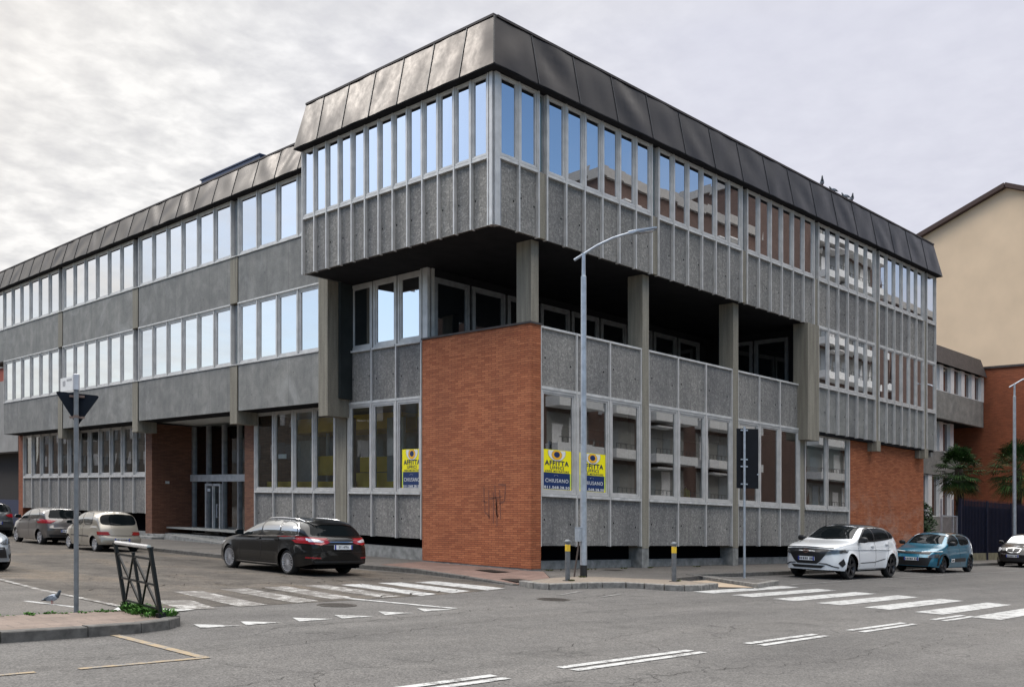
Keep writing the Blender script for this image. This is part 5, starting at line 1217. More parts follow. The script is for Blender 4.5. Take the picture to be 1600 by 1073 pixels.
# give-way sign seen from behind, left, with a street-name plate above
GX, GY = 5.64, 14.42
t = thing('give_way_sign', (GX, GY, .0), 'dark triangular give-way sign seen from behind, with a small white name plate above', 'road sign')
MB().tube([(GX,GY,.0),(GX,GY,3.40)], .034, 14).build('pole', STEELD, t, smooth=True, sharp=40)
MB().tube([(GX,GY,3.23),(GX,GY,3.445),(GX,GY,3.455)], [.046,.046,.03], 14).build('pole_sleeve', plain('pale_sleeve', (.5,.5,.53), .4, .3), t, smooth=True, sharp=40)
rt = Vector((.80,-.60,0)); fr = Vector((.60,.80,0)); cc = Vector((GX,GY,0))+fr*.055
tri = smooth_poly([(-.305,3.205),(.305,3.165),(.0,2.72)], 0)
def rounded(pts, r=.03):
    out = []
    for i, p in enumerate(pts):
        a = Vector(pts[i-1]); b = Vector(pts[(i+1) % len(pts)]); p = Vector(p); d1 = (a-p).normalized(); d2 = (b-p).normalized()
        for k in range(6):
            u = k/5; q = (p+d1*r)*(1-u)**2+p*2*u*(1-u)+(p+d2*r)*u*u; out.append(tuple(q))
    return out
tp = rounded(tri, .05); mb = MB(); f0 = [tuple(cc+rt*a+Vector((0,0,b))) for a, b in tp]; f1 = [tuple(cc+fr*.014+rt*a+Vector((0,0,b))) for a, b in tp]
mb.poly(f0); mb.poly(f1[::-1], 1)
for i in range(len(tp)): j = (i+1) % len(tp); mb.quad(f0[i], f0[j], f1[j], f1[i])
mb.build('sign_board', [plain('dark_sign_back', (.006,.009,.015), .6, 0, .2, 8, .15), WHITEP], t)
mb = MB()
for z in (3.14, 2.84): mb.bar(Vector((GX,GY,z))-rt*.10+fr*.036, Vector((GX,GY,z))+rt*.10+fr*.036, .03, .03)
mb.tube([(GX,GY,2.83),(GX,GY,2.87)], .038, 12); mb.build('clamp', plain('rusty_clamp', (.16,.11,.09), .6), t)
pd = Vector((.03,1,0)).normalized(); p0 = Vector((GX,GY,0))+pd*.045
mb = MB(); mb.bar(p0+Vector((0,0,3.335)), p0+pd*.56+Vector((0,0,3.335)), .02, .20); pl = mb.build('name_plate', WHITEP, t)
nn_ = Vector((-pd.y, pd.x, 0)); nn_ = nn_ if nn_.dot(Vector((-1,-1,0))) > 0 else -nn_
mb = MB()
for a, b, z, hh in ((.10,.30,3.39,.03),(.36,.46,3.35,.07)): mb.bar(p0+nn_*.011+pd*a+Vector((0,0,z)), p0+nn_*.011+pd*b+Vector((0,0,z)), .004, hh)
mb.build('plate_lettering', plain('grey_letters', (.35,.35,.36), .6), pl)

# crossing railing, leaning
t = thing('pedestrian_railing', (6.2, 13.53, .12), 'black crossed steel railing with bright top rail leaning over weeds on the island corner', 'railing')
A = Vector((6.30, 14.29, .11)); B = Vector((6.13, 12.80, .11)); lean = Vector((-.15, .03, 1)).normalized()
blk = plain('black_gloss_paint', (.006,.007,.007), .4, 0, .3, 30, .3)
def rp(s_, h): return A.lerp(B, s_)+lean*h
for s_ in (0, 1):
    mb = MB(); mb.bar(rp(s_,0), rp(s_,.95), .046, .046, up=(1,0,0)); mb.bar(rp(s_,0), rp(s_,.07), .10, .10, up=(1,0,0)); mb.bar(rp(s_,.94), rp(s_,.965), .065, .065, up=(1,0,0)); mb.build('post', blk, t)
MB().bar(rp(.5,.10), rp(.5,.86), .035, .035, up=(1,0,0)).build('centre_post', blk, t)
MB().tube([rp(.03,.965), rp(.97,.965)], .03, 12).build('top_rail', plain('bright_steel', (.78,.78,.79), .2, .8), t, smooth=True, sharp=40)
mb = MB()
for h in (.80, .45, .12): mb.bar(rp(.02,h), rp(.98,h), .022, .03)
mb.build('crossbar', blk, t)
for (a, b) in ((.04,.48),(.52,.96)):
    mb = MB(); mb.bar(rp(a,.80), rp(b,.12), .025, .03); mb.build('brace', blk, t); mb = MB(); mb.bar(rp(b,.80), rp(a,.12), .024, .029); mb.build('brace', blk, t)

# weeds at its feet
mb = MB(); random.seed(5)
def tuft(mb, x, y, z, n, h, sp):
    for _ in range(n):
        a = random.uniform(0, 6.28); r = random.random()**.7*sp; bx, by = x+r*math.cos(a)*.5, y+r*math.sin(a)*.5
        l = h*random.uniform(.5,1.2); a2 = a+random.uniform(-.8,.8); o = random.uniform(.3,1.0)*l; w = random.uniform(.008,.022)
        tx, ty = bx+math.cos(a2)*o, by+math.sin(a2)*o; px, py = -math.sin(a2)*w, math.cos(a2)*w; mx, my = (bx+tx)/2, (by+ty)/2
        mb.poly([(bx,by,z),(mx+px,my+py,z+l*.65),(tx,ty,z+l*.8),(mx-px,my-py,z+l*.65)])
for i in range(36):
    s_ = random.random()**.8; p = A.lerp(B, s_); tuft(mb, p.x+random.uniform(-.22,.2), p.y+random.uniform(-.15,.12), .116, 30, random.uniform(.05,.14), .14)
for i in range(70):
    u = random.uniform(2.0,6.1); tuft(mb, u, 13.85+random.uniform(-.06,.08), .10, 14, random.uniform(.02,.06), .12)
tag(mb.build('weeds', m_leaf('weed_leaf', (.025,.07,.012), (.06,.15,.025))), 'green weeds growing along the island edge round the black railing', 'weeds', kind='stuff')
mb = MB(); random.seed(9)
for (x, y, z) in ((19.05,16.5,.117),(20.35,14.55,.117),(20.6,18.9,.113),(22,18.85,.113),(23.5,18.9,.113),(25.2,18.9,.113),(27.5,18.88,.113),(17.7,15.7,.117)):
    for k in range(5): tuft(mb, x+random.uniform(-.3,.3)*(1 if y > 18 else .3), y+random.uniform(-.04,.04), z, 8, .05, .06)
tag(mb.build('moss', m_leaf('moss_leaf', (.05,.06,.02), (.09,.1,.03))), 'mossy tufts in the pavement joints at the foot of the office wall', 'moss', kind='stuff')

# pigeons
def pigeon(x, y, z, rot, label, pitch=0.25, sc=1.0, up=1.0, group=None):
    mb = MB()
    spine = [(-.20,.085,.006,.022),(-.15,.095,.014,.03),(-.10,.11,.034,.036),(-.04,.13,.056,.056),(.03,.15,.066,.066),(.085,.18,.052,.056),(.115,.215,.034,.038),(.13,.245,.028,.03),(.138,.268,.029,.029),(.148,.285,.018,.019),(.165,.268,.005,.006),(.178,.258,.002,.002)]
    n = 12
    for i, (px, pz, rz, ry) in enumerate(spine):
        nx = spine[min(i+1,len(spine)-1)]; pv = spine[max(i-1,0)]; d = Vector((nx[0]-pv[0], nx[1]-pv[1])).normalized()
        for k in range(n):
            a = 2*math.pi*k/n; oz = math.cos(a)*rz; mb.v.append((px-d.y*oz, math.sin(a)*ry, pz+d.x*oz))
    for i in range(len(spine)-1):
        for k in range(n): mb.f.append((i*n+k, i*n+(k+1) % n, (i+1)*n+(k+1) % n, (i+1)*n+k)); mb.m.append(1 if i >= 5 else 0)
    mb.f.append(tuple(range(n))); mb.m.append(2)
    for i, f in enumerate(mb.f):
        if max(spine[j//n][0] for j in f) < -.09: mb.m[i] = 2
    for s_ in (-1, 1):      # folded wings with dark bars lie on the body; legs with toes
        w = [(.07,.165),(.03,.195),(-.05,.18),(-.13,.13),(-.17,.105),(-.08,.115),(.02,.125)]
        nb = len(mb.v); mb.v += [(a, s_*(.069 if a > -.08 else .045), b) for a, b in w]; mb.v += [(a, s_*.03, b+.004) for a, b in w]
        mb.f.append(tuple(range(nb, nb+7))); mb.m.append(0)
        for i in range(7): mb.f.append((nb+i, nb+(i+1) % 7, nb+7+(i+1) % 7, nb+7+i)); mb.m.append(0)
        mb.bar((-.09,s_*.062,.118),(-.05,s_*.072,.165),.014,.003,2); mb.bar((-.13,s_*.05,.11),(-.10,s_*.062,.15),.012,.003,2)
        mb.tube([(.0,s_*.028,.10),(.005,s_*.03,.045),(.0,s_*.03,.004)], [.012,.006,.005], 6, 3)
        for da in (-.5, 0, .5): mb.bar((0,s_*.03,.004), (.035*math.cos(da),s_*.03+.035*math.sin(da),.003), .006, .005, 3)
        mb.bar((0,s_*.03,.004), (-.02,s_*.03,.003), .006, .005, 3)
    mb.v = [(a, b, max(.002, c_-.028) if c_ > .06 else c_*.6) for a, b, c_ in mb.v]
    c, s2 = math.cos(rot), math.sin(rot); base = Vector((x,y,z)); out = []
    for v in mb.v:
        X, Y, Z = v[0]*sc, v[1]*sc, v[2]*sc*up; out.append((x+X*c-Y*s2, y+X*s2+Y*c, z+Z))
    mb.v = out
    o = mb.build('pigeon', [plain('pigeon_grey', (.30,.33,.38), .7), plain('pigeon_neck', (.05,.06,.07), .45), plain('pigeon_dark', (.03,.03,.035), .7), plain('pigeon_leg', (.35,.1,.08), .6)], origin=(x,y,z), smooth=True, sharp=50)
    return tag(o, label, 'pigeon', group)
pigeon(5.98, 16.25, .013, R(-42), 'grey pigeon with dark head standing on the asphalt left of the sign pole', sc=.84)
def roof_at(u): return (u, VO+.12, 14.74)
for (px, rot, up, lab) in ((1284.5,R(-150),1.35,'upright pigeon on the roof edge, leftmost of the row'), (1302,R(140),.8,'stretched pale pigeon on the roof edge, second from the left'), (1321.5,R(130),.9,'hunched pigeon on the roof edge, second from the right'), (1331,R(-140),1.15,'small upright pigeon on the roof edge, rightmost of the row')):
    s_ = (px-800)/1555.5; u = (VO+.12)*(1+s_)/(1-s_); pigeon(u, VO+.12, 14.742, rot, lab, sc=1.05, up=up, group='pigeons on the roof edge')

# ------------------------------------------------------------------ to-let posters
def poster(F, a0, a1, z0, z1, n, label):
    flip = -1 if F.k == 'U' else 1       # which way the words run along the facade
    w = a1-a0; h = z1-z0; ac = (a0+a1)/2
    P = lambda x, y, d: F.pt(ac+flip*x*w, n+d, z0+y*h)
    def rect(mb, x0, x1, y0, y1, d): mb.poly([P(x0,y0,d), P(x1,y0,d), P(x1,y1,d), P(x0,y1,d)])
    t = thing('poster', F.pt(ac, n, z0), label, 'poster', 'to-let posters stuck on the windows')
    mb = MB(); b0 = F.pt(a0, n-.004, z0); b1 = F.pt(a1, n, z1); mb.box(b0[0],b1[0],b0[1],b1[1],b0[2],b1[2]); bs = mb.build('sheet', YEL, t)
    mb = MB(); rect(mb,-.455,.455,.02,.43,.0015); mb.build('navy_panel', NAVY, bs)
    mb = MB(); rect(mb,-.495,-.455,.06,.43,.0015); rect(mb,.455,.495,.06,.43,.0015); mb.build('edge_strip', PALEG, bs)
    ar = w/h
    def disc_(cx, cy, r, d, mat, nm, ry, y_min=-9, y_max=.985):
        mb = MB(); pts = []
        for k in range(40):
            q = 2*math.pi*k/40; pts.append((cx+r*math.cos(q), min(y_max, max(y_min, cy+ry*math.sin(q)))))
        mb.poly([P(x, y, d) for x, y in pts]); mb.build(nm, mat, bs)
    disc_(0,.935,.31,.0015,plain('thin_ring', (.35,.3,.05), .5), 'logo_ring',.216); disc_(0,.935,.295,.0025,WHITEP,'logo_disc',.205); disc_(0,.875,.182,.0035,plain('thin_ring', (.35,.25,.05), .5),'logo_ring',.127); disc_(0,.875,.17,.0045,ORANGE,'logo_disc',.118); disc_(0,.885,.10,.0055,NAVY,'logo_disc',.072)
    def word(txt, cy, cap, width, mat, bold=0, d=.007):
        vs, fs = text_geo(txt, 1.0, bold, 1.0, 1.12); x0, x1 = min(v[0] for v in vs), max(v[0] for v in vs); y0, y1 = min(v[1] for v in vs), max(v[1] for v in vs)
        mb = MB(); mb.v = [P(((vx-x0)/(x1-x0)-.5)*width, cy+((vy-y0)/(y1-y0)-.5)*cap, d) for vx, vy in vs]; mb.f = fs; mb.m = [0]*len(fs); mb.build('lettering', mat, bs)
    navy_i = plain('navy_ink', (.0,.015,.07), .5)
    word('AFFITTA', .672, .125, .82, navy_i, .03); word('UFFICI', .552, .083, .47, navy_i, .018); word('VARIE METRATURE', .467, .05, .83, navy_i, .018)
    word('CHIUSANO', .235, .095, .79, WHITEP, .004); word('011.568.28.50', .068, .068, .87, WHITEP, .02)
    mb = MB(); arc = [(-.03+.07*math.cos(q)*.9, .345+.03*math.sin(q)) for q in [math.pi*(1-k/10) for k in range(11)]]
    for a, b in zip(arc, arc[1:]): mb.bar(P(a[0],a[1],.004), P(b[0],b[1],.004), .02, .003)
    mb.build('logo_arc', plain('pale_blue_arc', (.45,.5,.58), .5), bs)
    return t
poster(FUR, 24.08, 25.06, 2.36, 3.62, -.06, 'yellow and navy to-let poster in the window left of the brick corner')
poster(FVL, 20.33, 21.56, 2.38, 3.52, -.06, 'yellow and navy to-let poster in the first window right of the brick corner')
poster(FVL, 21.92, 23.10, 2.38, 3.52, -.06, 'yellow and navy to-let poster half hidden behind the lamp post')
# things seen in the windows
mb = MB(); y0 = VL+.35; mb.lathe([(0,2.28),(.15,2.28),(.155,2.32),(.155,2.62),(.12,2.66),(.05,2.66),(.05,2.7),(0,2.7)], (27.62,y0,0), 'z', 18)
ob = mb.build('jerrycan', plain('yellow_plastic', (.98,.85,.12), .5), origin=(27.62,y0,2.28), smooth=True, sharp=40); tag(ob, 'pale yellow canister standing on the sill behind a ground-floor window', 'canister')
mb = MB(); hp = [(27.62+.07*math.cos(math.pi*k/8), y0, 2.70+.07*math.sin(math.pi*k/8)) for k in range(9)]; mb.tube(hp, .01, 6); mb.build('handle', WHITEP, ob)
mb = MB(); FUR.box(mb, 31.9, 32.45, -.094, -.09, 3.45, 3.62); ob = mb.build('notice', WHITEP, origin=(UR,32.2,3.5)); tag(ob, 'small white paper notice stuck on a window near the entrance', 'notice')

# ------------------------------------------------------------------ beyond the office on the right
t = thing('brick_building', (74.6, 24.0, 0), 'plain orange brick building wall rising behind the palms at the right edge', 'building')
mb = MB(); mb.box(74.6, 79.5, 10, 40, 0, 13.15); mb.build('wall', BRICK3, t)
mb = MB(); mb.box(74.5, 79.6, 9.9, 40.1, 13.152, 13.3); mb.build('coping', DKROOF, t)
t = thing('gabled_building', (80, 26.9, 0), 'tall cream rendered gable wall with dark roof edge behind the brick wall', 'building')
mb = MB(); gy = 26.9; zr_, zs = 27.6, .41
prof = [(gy-14,0),(gy+14,0),(gy+14,zr_-14*zs),(gy,zr_),(gy-14,zr_-14*zs)]
f0 = [(80,y,z) for y,z in prof]; f1 = [(100,y,z) for y,z in prof]; mb.poly(f0[::-1]); mb.poly(f1)
for i in range(5): mb.quad(f0[i], f0[(i+1) % 5], f1[(i+1) % 5], f1[i])
mb.build('wall', CREAM, t)
mb = MB()
for sg in (-1, 1): mb.bar((90, gy, zr_+.14), (90, gy+sg*14.6, zr_+.14-14.6*zs), 20.9, .32, up=(0,0,1))
mb.build('roof', plain('dark_tile', (.06,.035,.03), .8), t)

t = thing('metal_fence', (48.7, 18.5, 0), 'navy blue sheet and spike fence on a low wall beside the office end', 'fence')
mb = MB(); mb.box(48.6, 110, 18.42, 18.62, .05, .46); mb.build('base_wall', plain('yellowish_wall', (.17,.155,.10), .9, 0, .3, 4), t)
mb = MB(); mb.box(48.6, 110, 18.50, 18.54, .462, 2.75); mb.build('sheet', NAVYF, t)
mb = MB(); random.seed(2)
u = 48.62
while u < 85:
    mb.bar((u,18.47,.47), (u,18.47,3.0), .05, .03); mb.poly([(u-.05,18.47,3.0),(u+.05,18.47,3.0),(u,18.47,3.14)]); u += .19
mb.build('palings', NAVYF, t)
for u in (48.62, 52, 55.4, 58.8, 62.2, 65.6): MB().box(u-.05, u+.05, 18.36, 18.45, .05, 3.05).build('fence_post', NAVYF, t)
t = thing('gate', (47.6, 18.6, 0), 'low grey barred gate between the office end and the navy fence', 'gate')
mb = MB()
for (a, b) in (((46.65,18.55,2.22),(48.55,18.55,2.22)),((46.65,18.55,.25),(48.55,18.55,.25)),((46.65,18.55,1.3),(48.55,18.55,1.3))): mb.bar(a, b, .05, .05)
mb.build('rail', STEEL, t)
for u in (46.68, 48.02, 48.52): MB().bar((u,18.55,.1),(u,18.55,3.0 if u < 48.5 else 2.24), .07, .07, up=(1,0,0)).build('gate_post', STEEL, t)
mb = MB(); u = 46.82
while u < 48.5: mb.bar((u,18.55,.27),(u,18.55,2.2), .022, .022, up=(1,0,0)); u += .13
mb.build('bars', ALU_D, t)

def palm(x, y, h, rad, label, seed):
    random.seed(seed); t = thing('palm_tree', (x, y, 0), label, 'palm', 'fan palms behind the fence')
    mb = MB(); pts = []; rs = []
    for i in range(15): z = h*i/14; pts.append((x+.05*math.sin(z*1.3+seed), y+.04*math.cos(z), z)); rs.append(.15+.03*(i % 2)+.05*(i/14))
    mb.tube(pts, rs, 12)
    for i in range(500):        # hairy leaf bases
        z = random.uniform(.8, h); a = random.uniform(0, 6.28); r = .17; mb.poly([(x+r*math.cos(a),y+r*math.sin(a),z),(x+r*math.cos(a+.25),y+r*math.sin(a+.25),z),(x+(r+.12)*math.cos(a+.1),y+(r+.12)*math.sin(a+.1),z+random.uniform(-.1,.2))])
    mb.build('trunk', plain('palm_fibre', (.05,.038,.028), .95, 0, .4, 20), t)
    mb = MB(); top = Vector((x,y,h))
    for i in range(76):
        az = i*2.39996+random.uniform(-.25,.25); el = R(78)-(i/76)**.9*R(140)+random.uniform(-.12,.12)
        d = Vector((math.cos(az)*math.cos(el), math.sin(az)*math.cos(el), math.sin(el))); L1 = rad*random.uniform(.5,.68); dry = 1 if i > 70 else 0
        p = top+Vector((0,0,-.25*(i/76))); q = p+d*L1+Vector((0,0,-.06*L1)); mb.bar(p, q, .02, .015, dry)
        sidev = d.cross(Vector((0,0,1))).normalized(); upv = sidev.cross(d).normalized(); nl = 17; FL = rad*random.uniform(.42,.55)
        for k in range(nl):
            a = R(-100)+R(200)*k/(nl-1); dd = (d*math.cos(a)+sidev*math.sin(a)+upv*.12*math.cos(a)).normalized(); l = FL*(.72+.28*math.cos(a*.8))*random.uniform(.85,1.1)
            w = sidev*math.cos(a)-d*math.sin(a); w = w.normalized()*.032
            m_ = q+dd*l*.6; e = q+dd*l+Vector((0,0,-.22*l*random.uniform(.6,1.5)))
            mb.poly([q, m_+w, m_-w], dry); mb.poly([m_+w, e, m_-w], dry)
    mb.build('crown', [m_leaf('palm_leaf', (.005,.015,.003), (.02,.052,.009)), m_leaf('dry_palm_leaf', (.10,.07,.02), (.19,.14,.045))], t)
palm(55.2, 21.0, 4.9, 1.4, 'dark green fan palm before the rear wing windows behind the fence end', 3)
palm(64.4, 21.0, 5.4, 1.95, 'fan palm with some yellow fronds behind the slim lamp at the right edge', 8)
# dark shrub behind the gate
t = thing('shrub', (48.6, 20.8, 0), 'dark evergreen shrub behind the grey barred gate', 'shrub')
random.seed(4); mb = MB()
for i in range(2600):
    a = random.uniform(0,6.28); zz = random.random(); r = (1.15*math.sin(math.pi*(.15+.75*zz))**.7)*random.random()**.35*(1+.25*math.sin(3*a+zz*5))
    p = Vector((48.7+r*math.cos(a), 20.8+r*math.sin(a), .3+zz*2.6)); d = Vector((random.uniform(-1,1),random.uniform(-1,1),random.uniform(-.6,1))).normalized()*.13; e = d.orthogonal().normalized()*.05
    mb.poly([p-d, p+e, p+d, p-e])
mb.build('foliage', m_leaf('dark_leaf', (.006,.014,.006), (.02,.04,.014)), t); MB().tube([(48.7,20.8,0),(48.7,20.8,1.8)], [.07,.03], 8).build('stem', plain('bark', (.06,.045,.035), .9), t)

# ------------------------------------------------------------------ beyond the left wing, and the blocks across the streets that the glass mirrors
t = thing('neighbour_building', (20.5, 66, 0), 'pale two-storey block with red band beyond the left wing, cut by the picture edge', 'building')
mb = MB(); mb.box(20.4, 34, 60.6, 90, 4.4, 8.6); mb.box(20.4, 34, 60.6, 90, 9.4, 11.2); mb.build('wall', plain('pale_render', (.28,.27,.255), .8, 0, .15, 1), t)
mb = MB(); mb.box(20.5, 34, 60.7, 90, 8.602, 9.398); mb.build('red_band', plain('red_band_paint', (.3,.06,.035), .8), t)
mb = MB(); mb.box(21.2, 34, 60.8, 90, 1.6, 4.398); mb.build('recess', plain('dark_recess', (.03,.025,.022), .9), t)
mb = MB(); mb.box(20.5, 34, 60.7, 90, 0, 1.598); mb.build('base_wall', plain('navy_base', (.012,.02,.06), .6), t)
mb = MB(); mb.box(20.38, 20.44, 61, 61.3, 6.6, 8.2); mb.box(20.38, 20.44, 62, 62.4, 6.6, 8.2); mb.build('window', GLASSD, t)

def far_block(name, label, F, a0, a1, depth, h, bands, mat):
    t = thing(name, F.pt((a0+a1)/2, 0, 0), label, 'building'); mb = MB(); F.box(mb, a0, a1, -depth, 0, 0, h); mb.build('wall', mat, t)
    mb = MB(); F.box(mb, a0-.2, a1+.2, -depth, .25, h+.002, h+.7); mb.build('roof', plain('grey_roof_edge', (.3,.29,.28), .8), t)
    wm, bm_, sm, rl, gm = MB(), MB(), MB(), MB(), MB(); fl = int((h-3.5)/3.15)
    for f in range(fl):
        z = 4.0+3.15*f
        for (b0, b1, kind) in bands:
            if kind == 'balcony':
                F.box(bm_, b0, b1, .003, 1.3, z-.1, z+.55); F.box(rl, b0, b1, 1.25, 1.28, z+.9, z+.95); q_ = b0
                while q_ < b1: F.box(rl, q_, q_+.04, 1.25, 1.28, z+.552, z+.9); q_ += .5
                F.box(gm, b0+.1, b1-.1, .003, .02, z+.56, z+2.75)
                if random.random() < .6: aw = b0+random.uniform(.3, (b1-b0)*.4); F.box(sm, aw, aw+2.4, .02, 1.1, z+2.6, z+2.72)
                a = b0+.6
                while a < b1-1.4:
                    F.box(sm if random.random() < .55 else wm, a, a+1.1, .022, .06, z+.6, z+random.choice((2.5,2.5,2.0))); a += random.choice((1.5,1.9,2.4))
            else:
                a = b0
                while a < b1-1.2: F.box(sm if random.random() < .4 else wm, a, a+1.2, .003, .05, z+.9, z+2.4); a += 2.4
    if rl.v: rl.build('balcony_rail', plain('dark_rail', (.06,.06,.06), .6), t)
    if gm.v: gm.build('balcony_back', plain('grey_balcony_wall', (.2,.2,.19), .9), t)
    if bm_.v: bm_.build('balcony', plain('white_balcony', (.66,.67,.67), .7), t)
    if wm.v: wm.build('windows', plain('grey_glazing', (.16,.18,.19), .3), t)
    if sm.v: sm.build('shutters', plain('white_shutter', (.6,.6,.6), .7), t)
class FaceN(Face):
    def pt(s, a, n, z): return (s.P+n, a, z) if s.k == 'U' else (a, s.P+n, z)
random.seed(6)
far_block('apartment_building', 'tall brown brick apartment block with white balconies, seen only mirrored in the upper right-hand windows', FaceN('V', -8.0), 54.7, 76, 14, 27.2, [(55.4,59.0,'balcony'),(60.5,66,'balcony'),(67.5,75,'balcony')], BRICK4)
far_block('apartment_building', 'tallest brown brick apartment block, seen only mirrored above the parked white crossover', FaceN('V', -8.3), 76.2, 99.8, 14, 32.5, [(86,98.5,'balcony')], BRICK4)
far_block('apartment_building', 'farthest brown brick apartment block, seen only as dark strips in the rightmost upper windows', FaceN('V', -8.0), 100.5, 150, 14, 26.2, [(112,122,'balcony'),(126,148,'window')], BRICK4)
far_block('apartment_building', 'low brown brick apartment block with white balconies, seen only mirrored in the ground-floor shopfronts', FaceN('V', -7.7), 43, 54.5, 14, 13.5, [(43.6,47.4,'balcony'),(49,54,'balcony')], BRICK4)
far_block('low_block', 'low grey block across the side street, seen only dimly mirrored in ground-floor windows', FaceN('U', -13.0), 24, 150, 12, 10.5, [(26,148,'window')], plain('grey_brown_render', (.16,.14,.12), .9, 0, .3, 1))
SKY_K = 0.135
# ------------------------------------------------------------------ the 3 % vertical shear, applied to every vertex so that the horizon tilts
bpy.context.view_layer.update()
old = {o.name: o.matrix_world.copy() for o in COL.objects}
for o in COL.objects:
    if o.parent is None: o.location.z += shear_dz(o.location.x, o.location.y)
bpy.context.view_layer.update()
for o in COL.objects:
    if o.type != 'MESH': continue
    me = o.data; M = old[o.name]; I = o.matrix_world.inverted()
    big = len(me.vertices)
    for v in me.vertices:
        w = M @ v.co; w.z += shear_dz(w.x, w.y); v.co = I @ w
    me.update()

# ------------------------------------------------------------------ light, sky, camera
SUN_AZ = math.atan2(.88, -.42)      # direction towards the sun, in the x-y plane
SUN_EL = R(38)
w = bpy.data.worlds.new("World"); scene.world = w; w.use_nodes = True
nt = w.node_tree; nt.nodes.clear()
out = N(nt, 'ShaderNodeOutputWorld'); bg = N(nt, 'ShaderNodeBackground'); L(nt, bg.outputs[0], out.inputs[0])
sky = N(nt, 'ShaderNodeTexSky', sky_type='NISHITA'); sky.sun_disc = False; sky.sun_elevation = SUN_EL; sky.sun_rotation = math.pi/2-SUN_AZ
sky.air_density = 1.2; sky.dust_density = 1.0; sky.ozone_density = 1.5
tc = N(nt, 'ShaderNodeTexCoord'); sp = N(nt, 'ShaderNodeSeparateXYZ'); L(nt, tc.outputs['Generated'], sp.inputs[0])
zc = mth(nt, 'MAXIMUM', sp.outputs['Z'], .0)
den = mth(nt, 'ADD', zc, .12)
cv = N(nt, 'ShaderNodeCombineXYZ'); L(nt, mth(nt, 'DIVIDE', sp.outputs['X'], den), cv.inputs['X']); L(nt, mth(nt, 'DIVIDE', sp.outputs['Y'], den), cv.inputs['Y'])
n_big = noise(nt, cv.outputs[0], 1.3, 9, .6, .3); n_fine = noise(nt, cv.outputs[0], 12.0, 6, .55, .15)
# the high cloud sheet covers the half of the sky beyond the building; behind the viewer it thins out to blue
dirf = mth(nt, 'ADD', mth(nt, 'MULTIPLY', sp.outputs['X'], .7071), mth(nt, 'MULTIPLY', sp.outputs['Y'], .7071))
cov = mth(nt, 'ADD', mth(nt, 'MULTIPLY', dirf, 1.25), mth(nt, 'MULTIPLY', mth(nt, 'SUBTRACT', n_big, .5), .9))
cov = N(nt, 'ShaderNodeMapRange', interpolation_type='SMOOTHSTEP'); 
L(nt, mth(nt, 'ADD', mth(nt, 'MULTIPLY', dirf, 1.3), mth(nt, 'MULTIPLY', mth(nt, 'SUBTRACT', n_big, .5), .7)), cov.inputs[0])
cov.inputs[1].default_value = .05; cov.inputs[2].default_value = .75
# left (towards the sun) the sheet is broken and warm, right it is smooth and lilac grey
side = mth(nt, 'ADD', mth(nt, 'MULTIPLY', sp.outputs['X'], -.7071), mth(nt, 'MULTIPLY', sp.outputs['Y'], .7071))
sl = N(nt, 'ShaderNodeMapRange'); L(nt, side, sl.inputs[0]); sl.inputs[1].default_value = -.18; sl.inputs[2].default_value = .3
tex = mth(nt, 'ADD', mth(nt, 'MULTIPLY', n_big, .4), mth(nt, 'MULTIPLY', n_fine, .6))
rough_c = ramp(nt, tex, [(.38,(.70,.70,.72)), (.46,(.79,.788,.795)), (.52,(.875,.87,.87)), (.60,(1.0,.99,.98))])
smooth_c = ramp(nt, tex, [(.35,(.69,.70,.80)), (.65,(.76,.77,.865))])
cl = mix(nt, sl.outputs[0], smooth_c, rough_c)
# warm glow of the hidden sun low on the left
sd_ = N(nt, 'ShaderNodeVectorMath', operation='DOT_PRODUCT'); L(nt, tc.outputs['Generated'], sd_.inputs[0]); sd_.inputs[1].default_value = (math.cos(SUN_AZ)*math.cos(SUN_EL), math.sin(SUN_AZ)*math.cos(SUN_EL), math.sin(SUN_EL))
gl = N(nt, 'ShaderNodeMapRange', interpolation_type='SMOOTHSTEP'); L(nt, sd_.outputs['Value'], gl.inputs[0]); gl.inputs[1].default_value = .62; gl.inputs[2].default_value = 1.0
cl = mix(nt, mth(nt, 'MULTIPLY', gl.outputs[0], .7), cl, (1.15,1.06,.94))
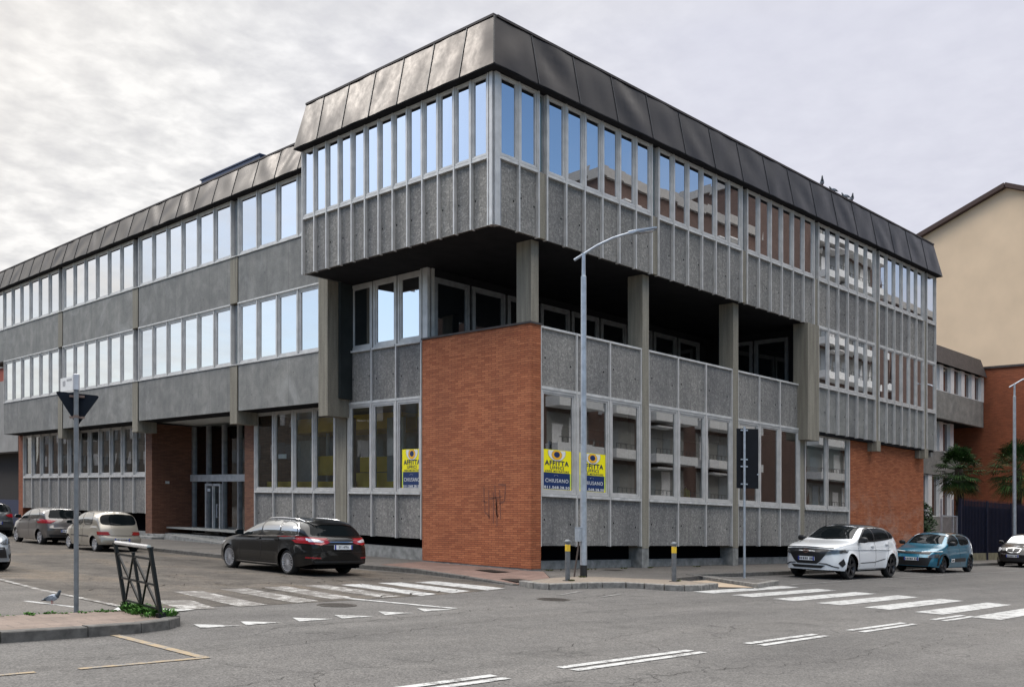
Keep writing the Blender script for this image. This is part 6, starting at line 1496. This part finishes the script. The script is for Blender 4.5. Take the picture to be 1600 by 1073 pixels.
# overcast sky grows brighter towards the zenith
zn = N(nt, 'ShaderNodeMapRange'); L(nt, sp.outputs['Z'], zn.inputs[0]); zn.inputs[1].default_value = .43; zn.inputs[2].default_value = .62
cl = mix(nt, zn.outputs[0], cl, (.80,.785,.765))
zz = N(nt, 'ShaderNodeMapRange', interpolation_type='SMOOTHSTEP'); L(nt, sp.outputs['Z'], zz.inputs[0]); zz.inputs[1].default_value = .45; zz.inputs[2].default_value = .85; zz.inputs[3].default_value = 1; zz.inputs[4].default_value = 5.4
vs = N(nt, 'ShaderNodeVectorMath', operation='SCALE'); L(nt, cl, vs.inputs[0]); L(nt, zz.outputs[0], vs.inputs['Scale'])
bl = N(nt, 'ShaderNodeVectorMath', operation='SCALE'); L(nt, sky.outputs[0], bl.inputs[0]); bl.inputs['Scale'].default_value = SKY_K
zb_ = N(nt, 'ShaderNodeVectorMath', operation='MULTIPLY'); L(nt, bl.outputs[0], zb_.inputs[0]); zb_.inputs[1].default_value = (.82,.95,1.12); bl = zb_
hi = N(nt, 'ShaderNodeMapRange', interpolation_type='SMOOTHSTEP'); L(nt, sp.outputs['Z'], hi.inputs[0]); hi.inputs[1].default_value = .60; hi.inputs[2].default_value = .82
cvr = mth(nt, 'MAXIMUM', cov.outputs[0], hi.outputs[0])
bg.inputs['Strength'].default_value = 1.0
L(nt, mix(nt, cvr, bl.outputs[0], vs.outputs[0]), bg.inputs['Color'])

sun = bpy.data.lights.new('sun', 'SUN'); sun.energy = 1.0; sun.angle = R(12); sun.color = (1,.95,.87)
so = bpy.data.objects.new('sun', sun); COL.objects.link(so); so.location = (-20, 30, 40)
so.rotation_euler = Vector((math.cos(SUN_AZ)*math.cos(SUN_EL), math.sin(SUN_AZ)*math.cos(SUN_EL), math.sin(SUN_EL))).to_track_quat('Z', 'Y').to_euler()

cam = bpy.data.cameras.new('camera'); co = bpy.data.objects.new('camera', cam); COL.objects.link(co); scene.camera = co
co.location = (0, 0, 1.65); co.rotation_euler = (R(90), 0, R(-45))
cam.sensor_width = 36; cam.lens = 36*1555.5/1600; cam.shift_y = (803.3-536.5)/1600; cam.clip_end = 3000; cam.clip_start = .1
vs_ = scene.view_settings; vs_.view_transform = 'Standard'; vs_.look = 'None'; vs_.gamma = 1; vs_.exposure = 0; vs_.use_curve_mapping = False
scene.cycles.max_bounces = 8; scene.cycles.transparent_max_bounces = 12
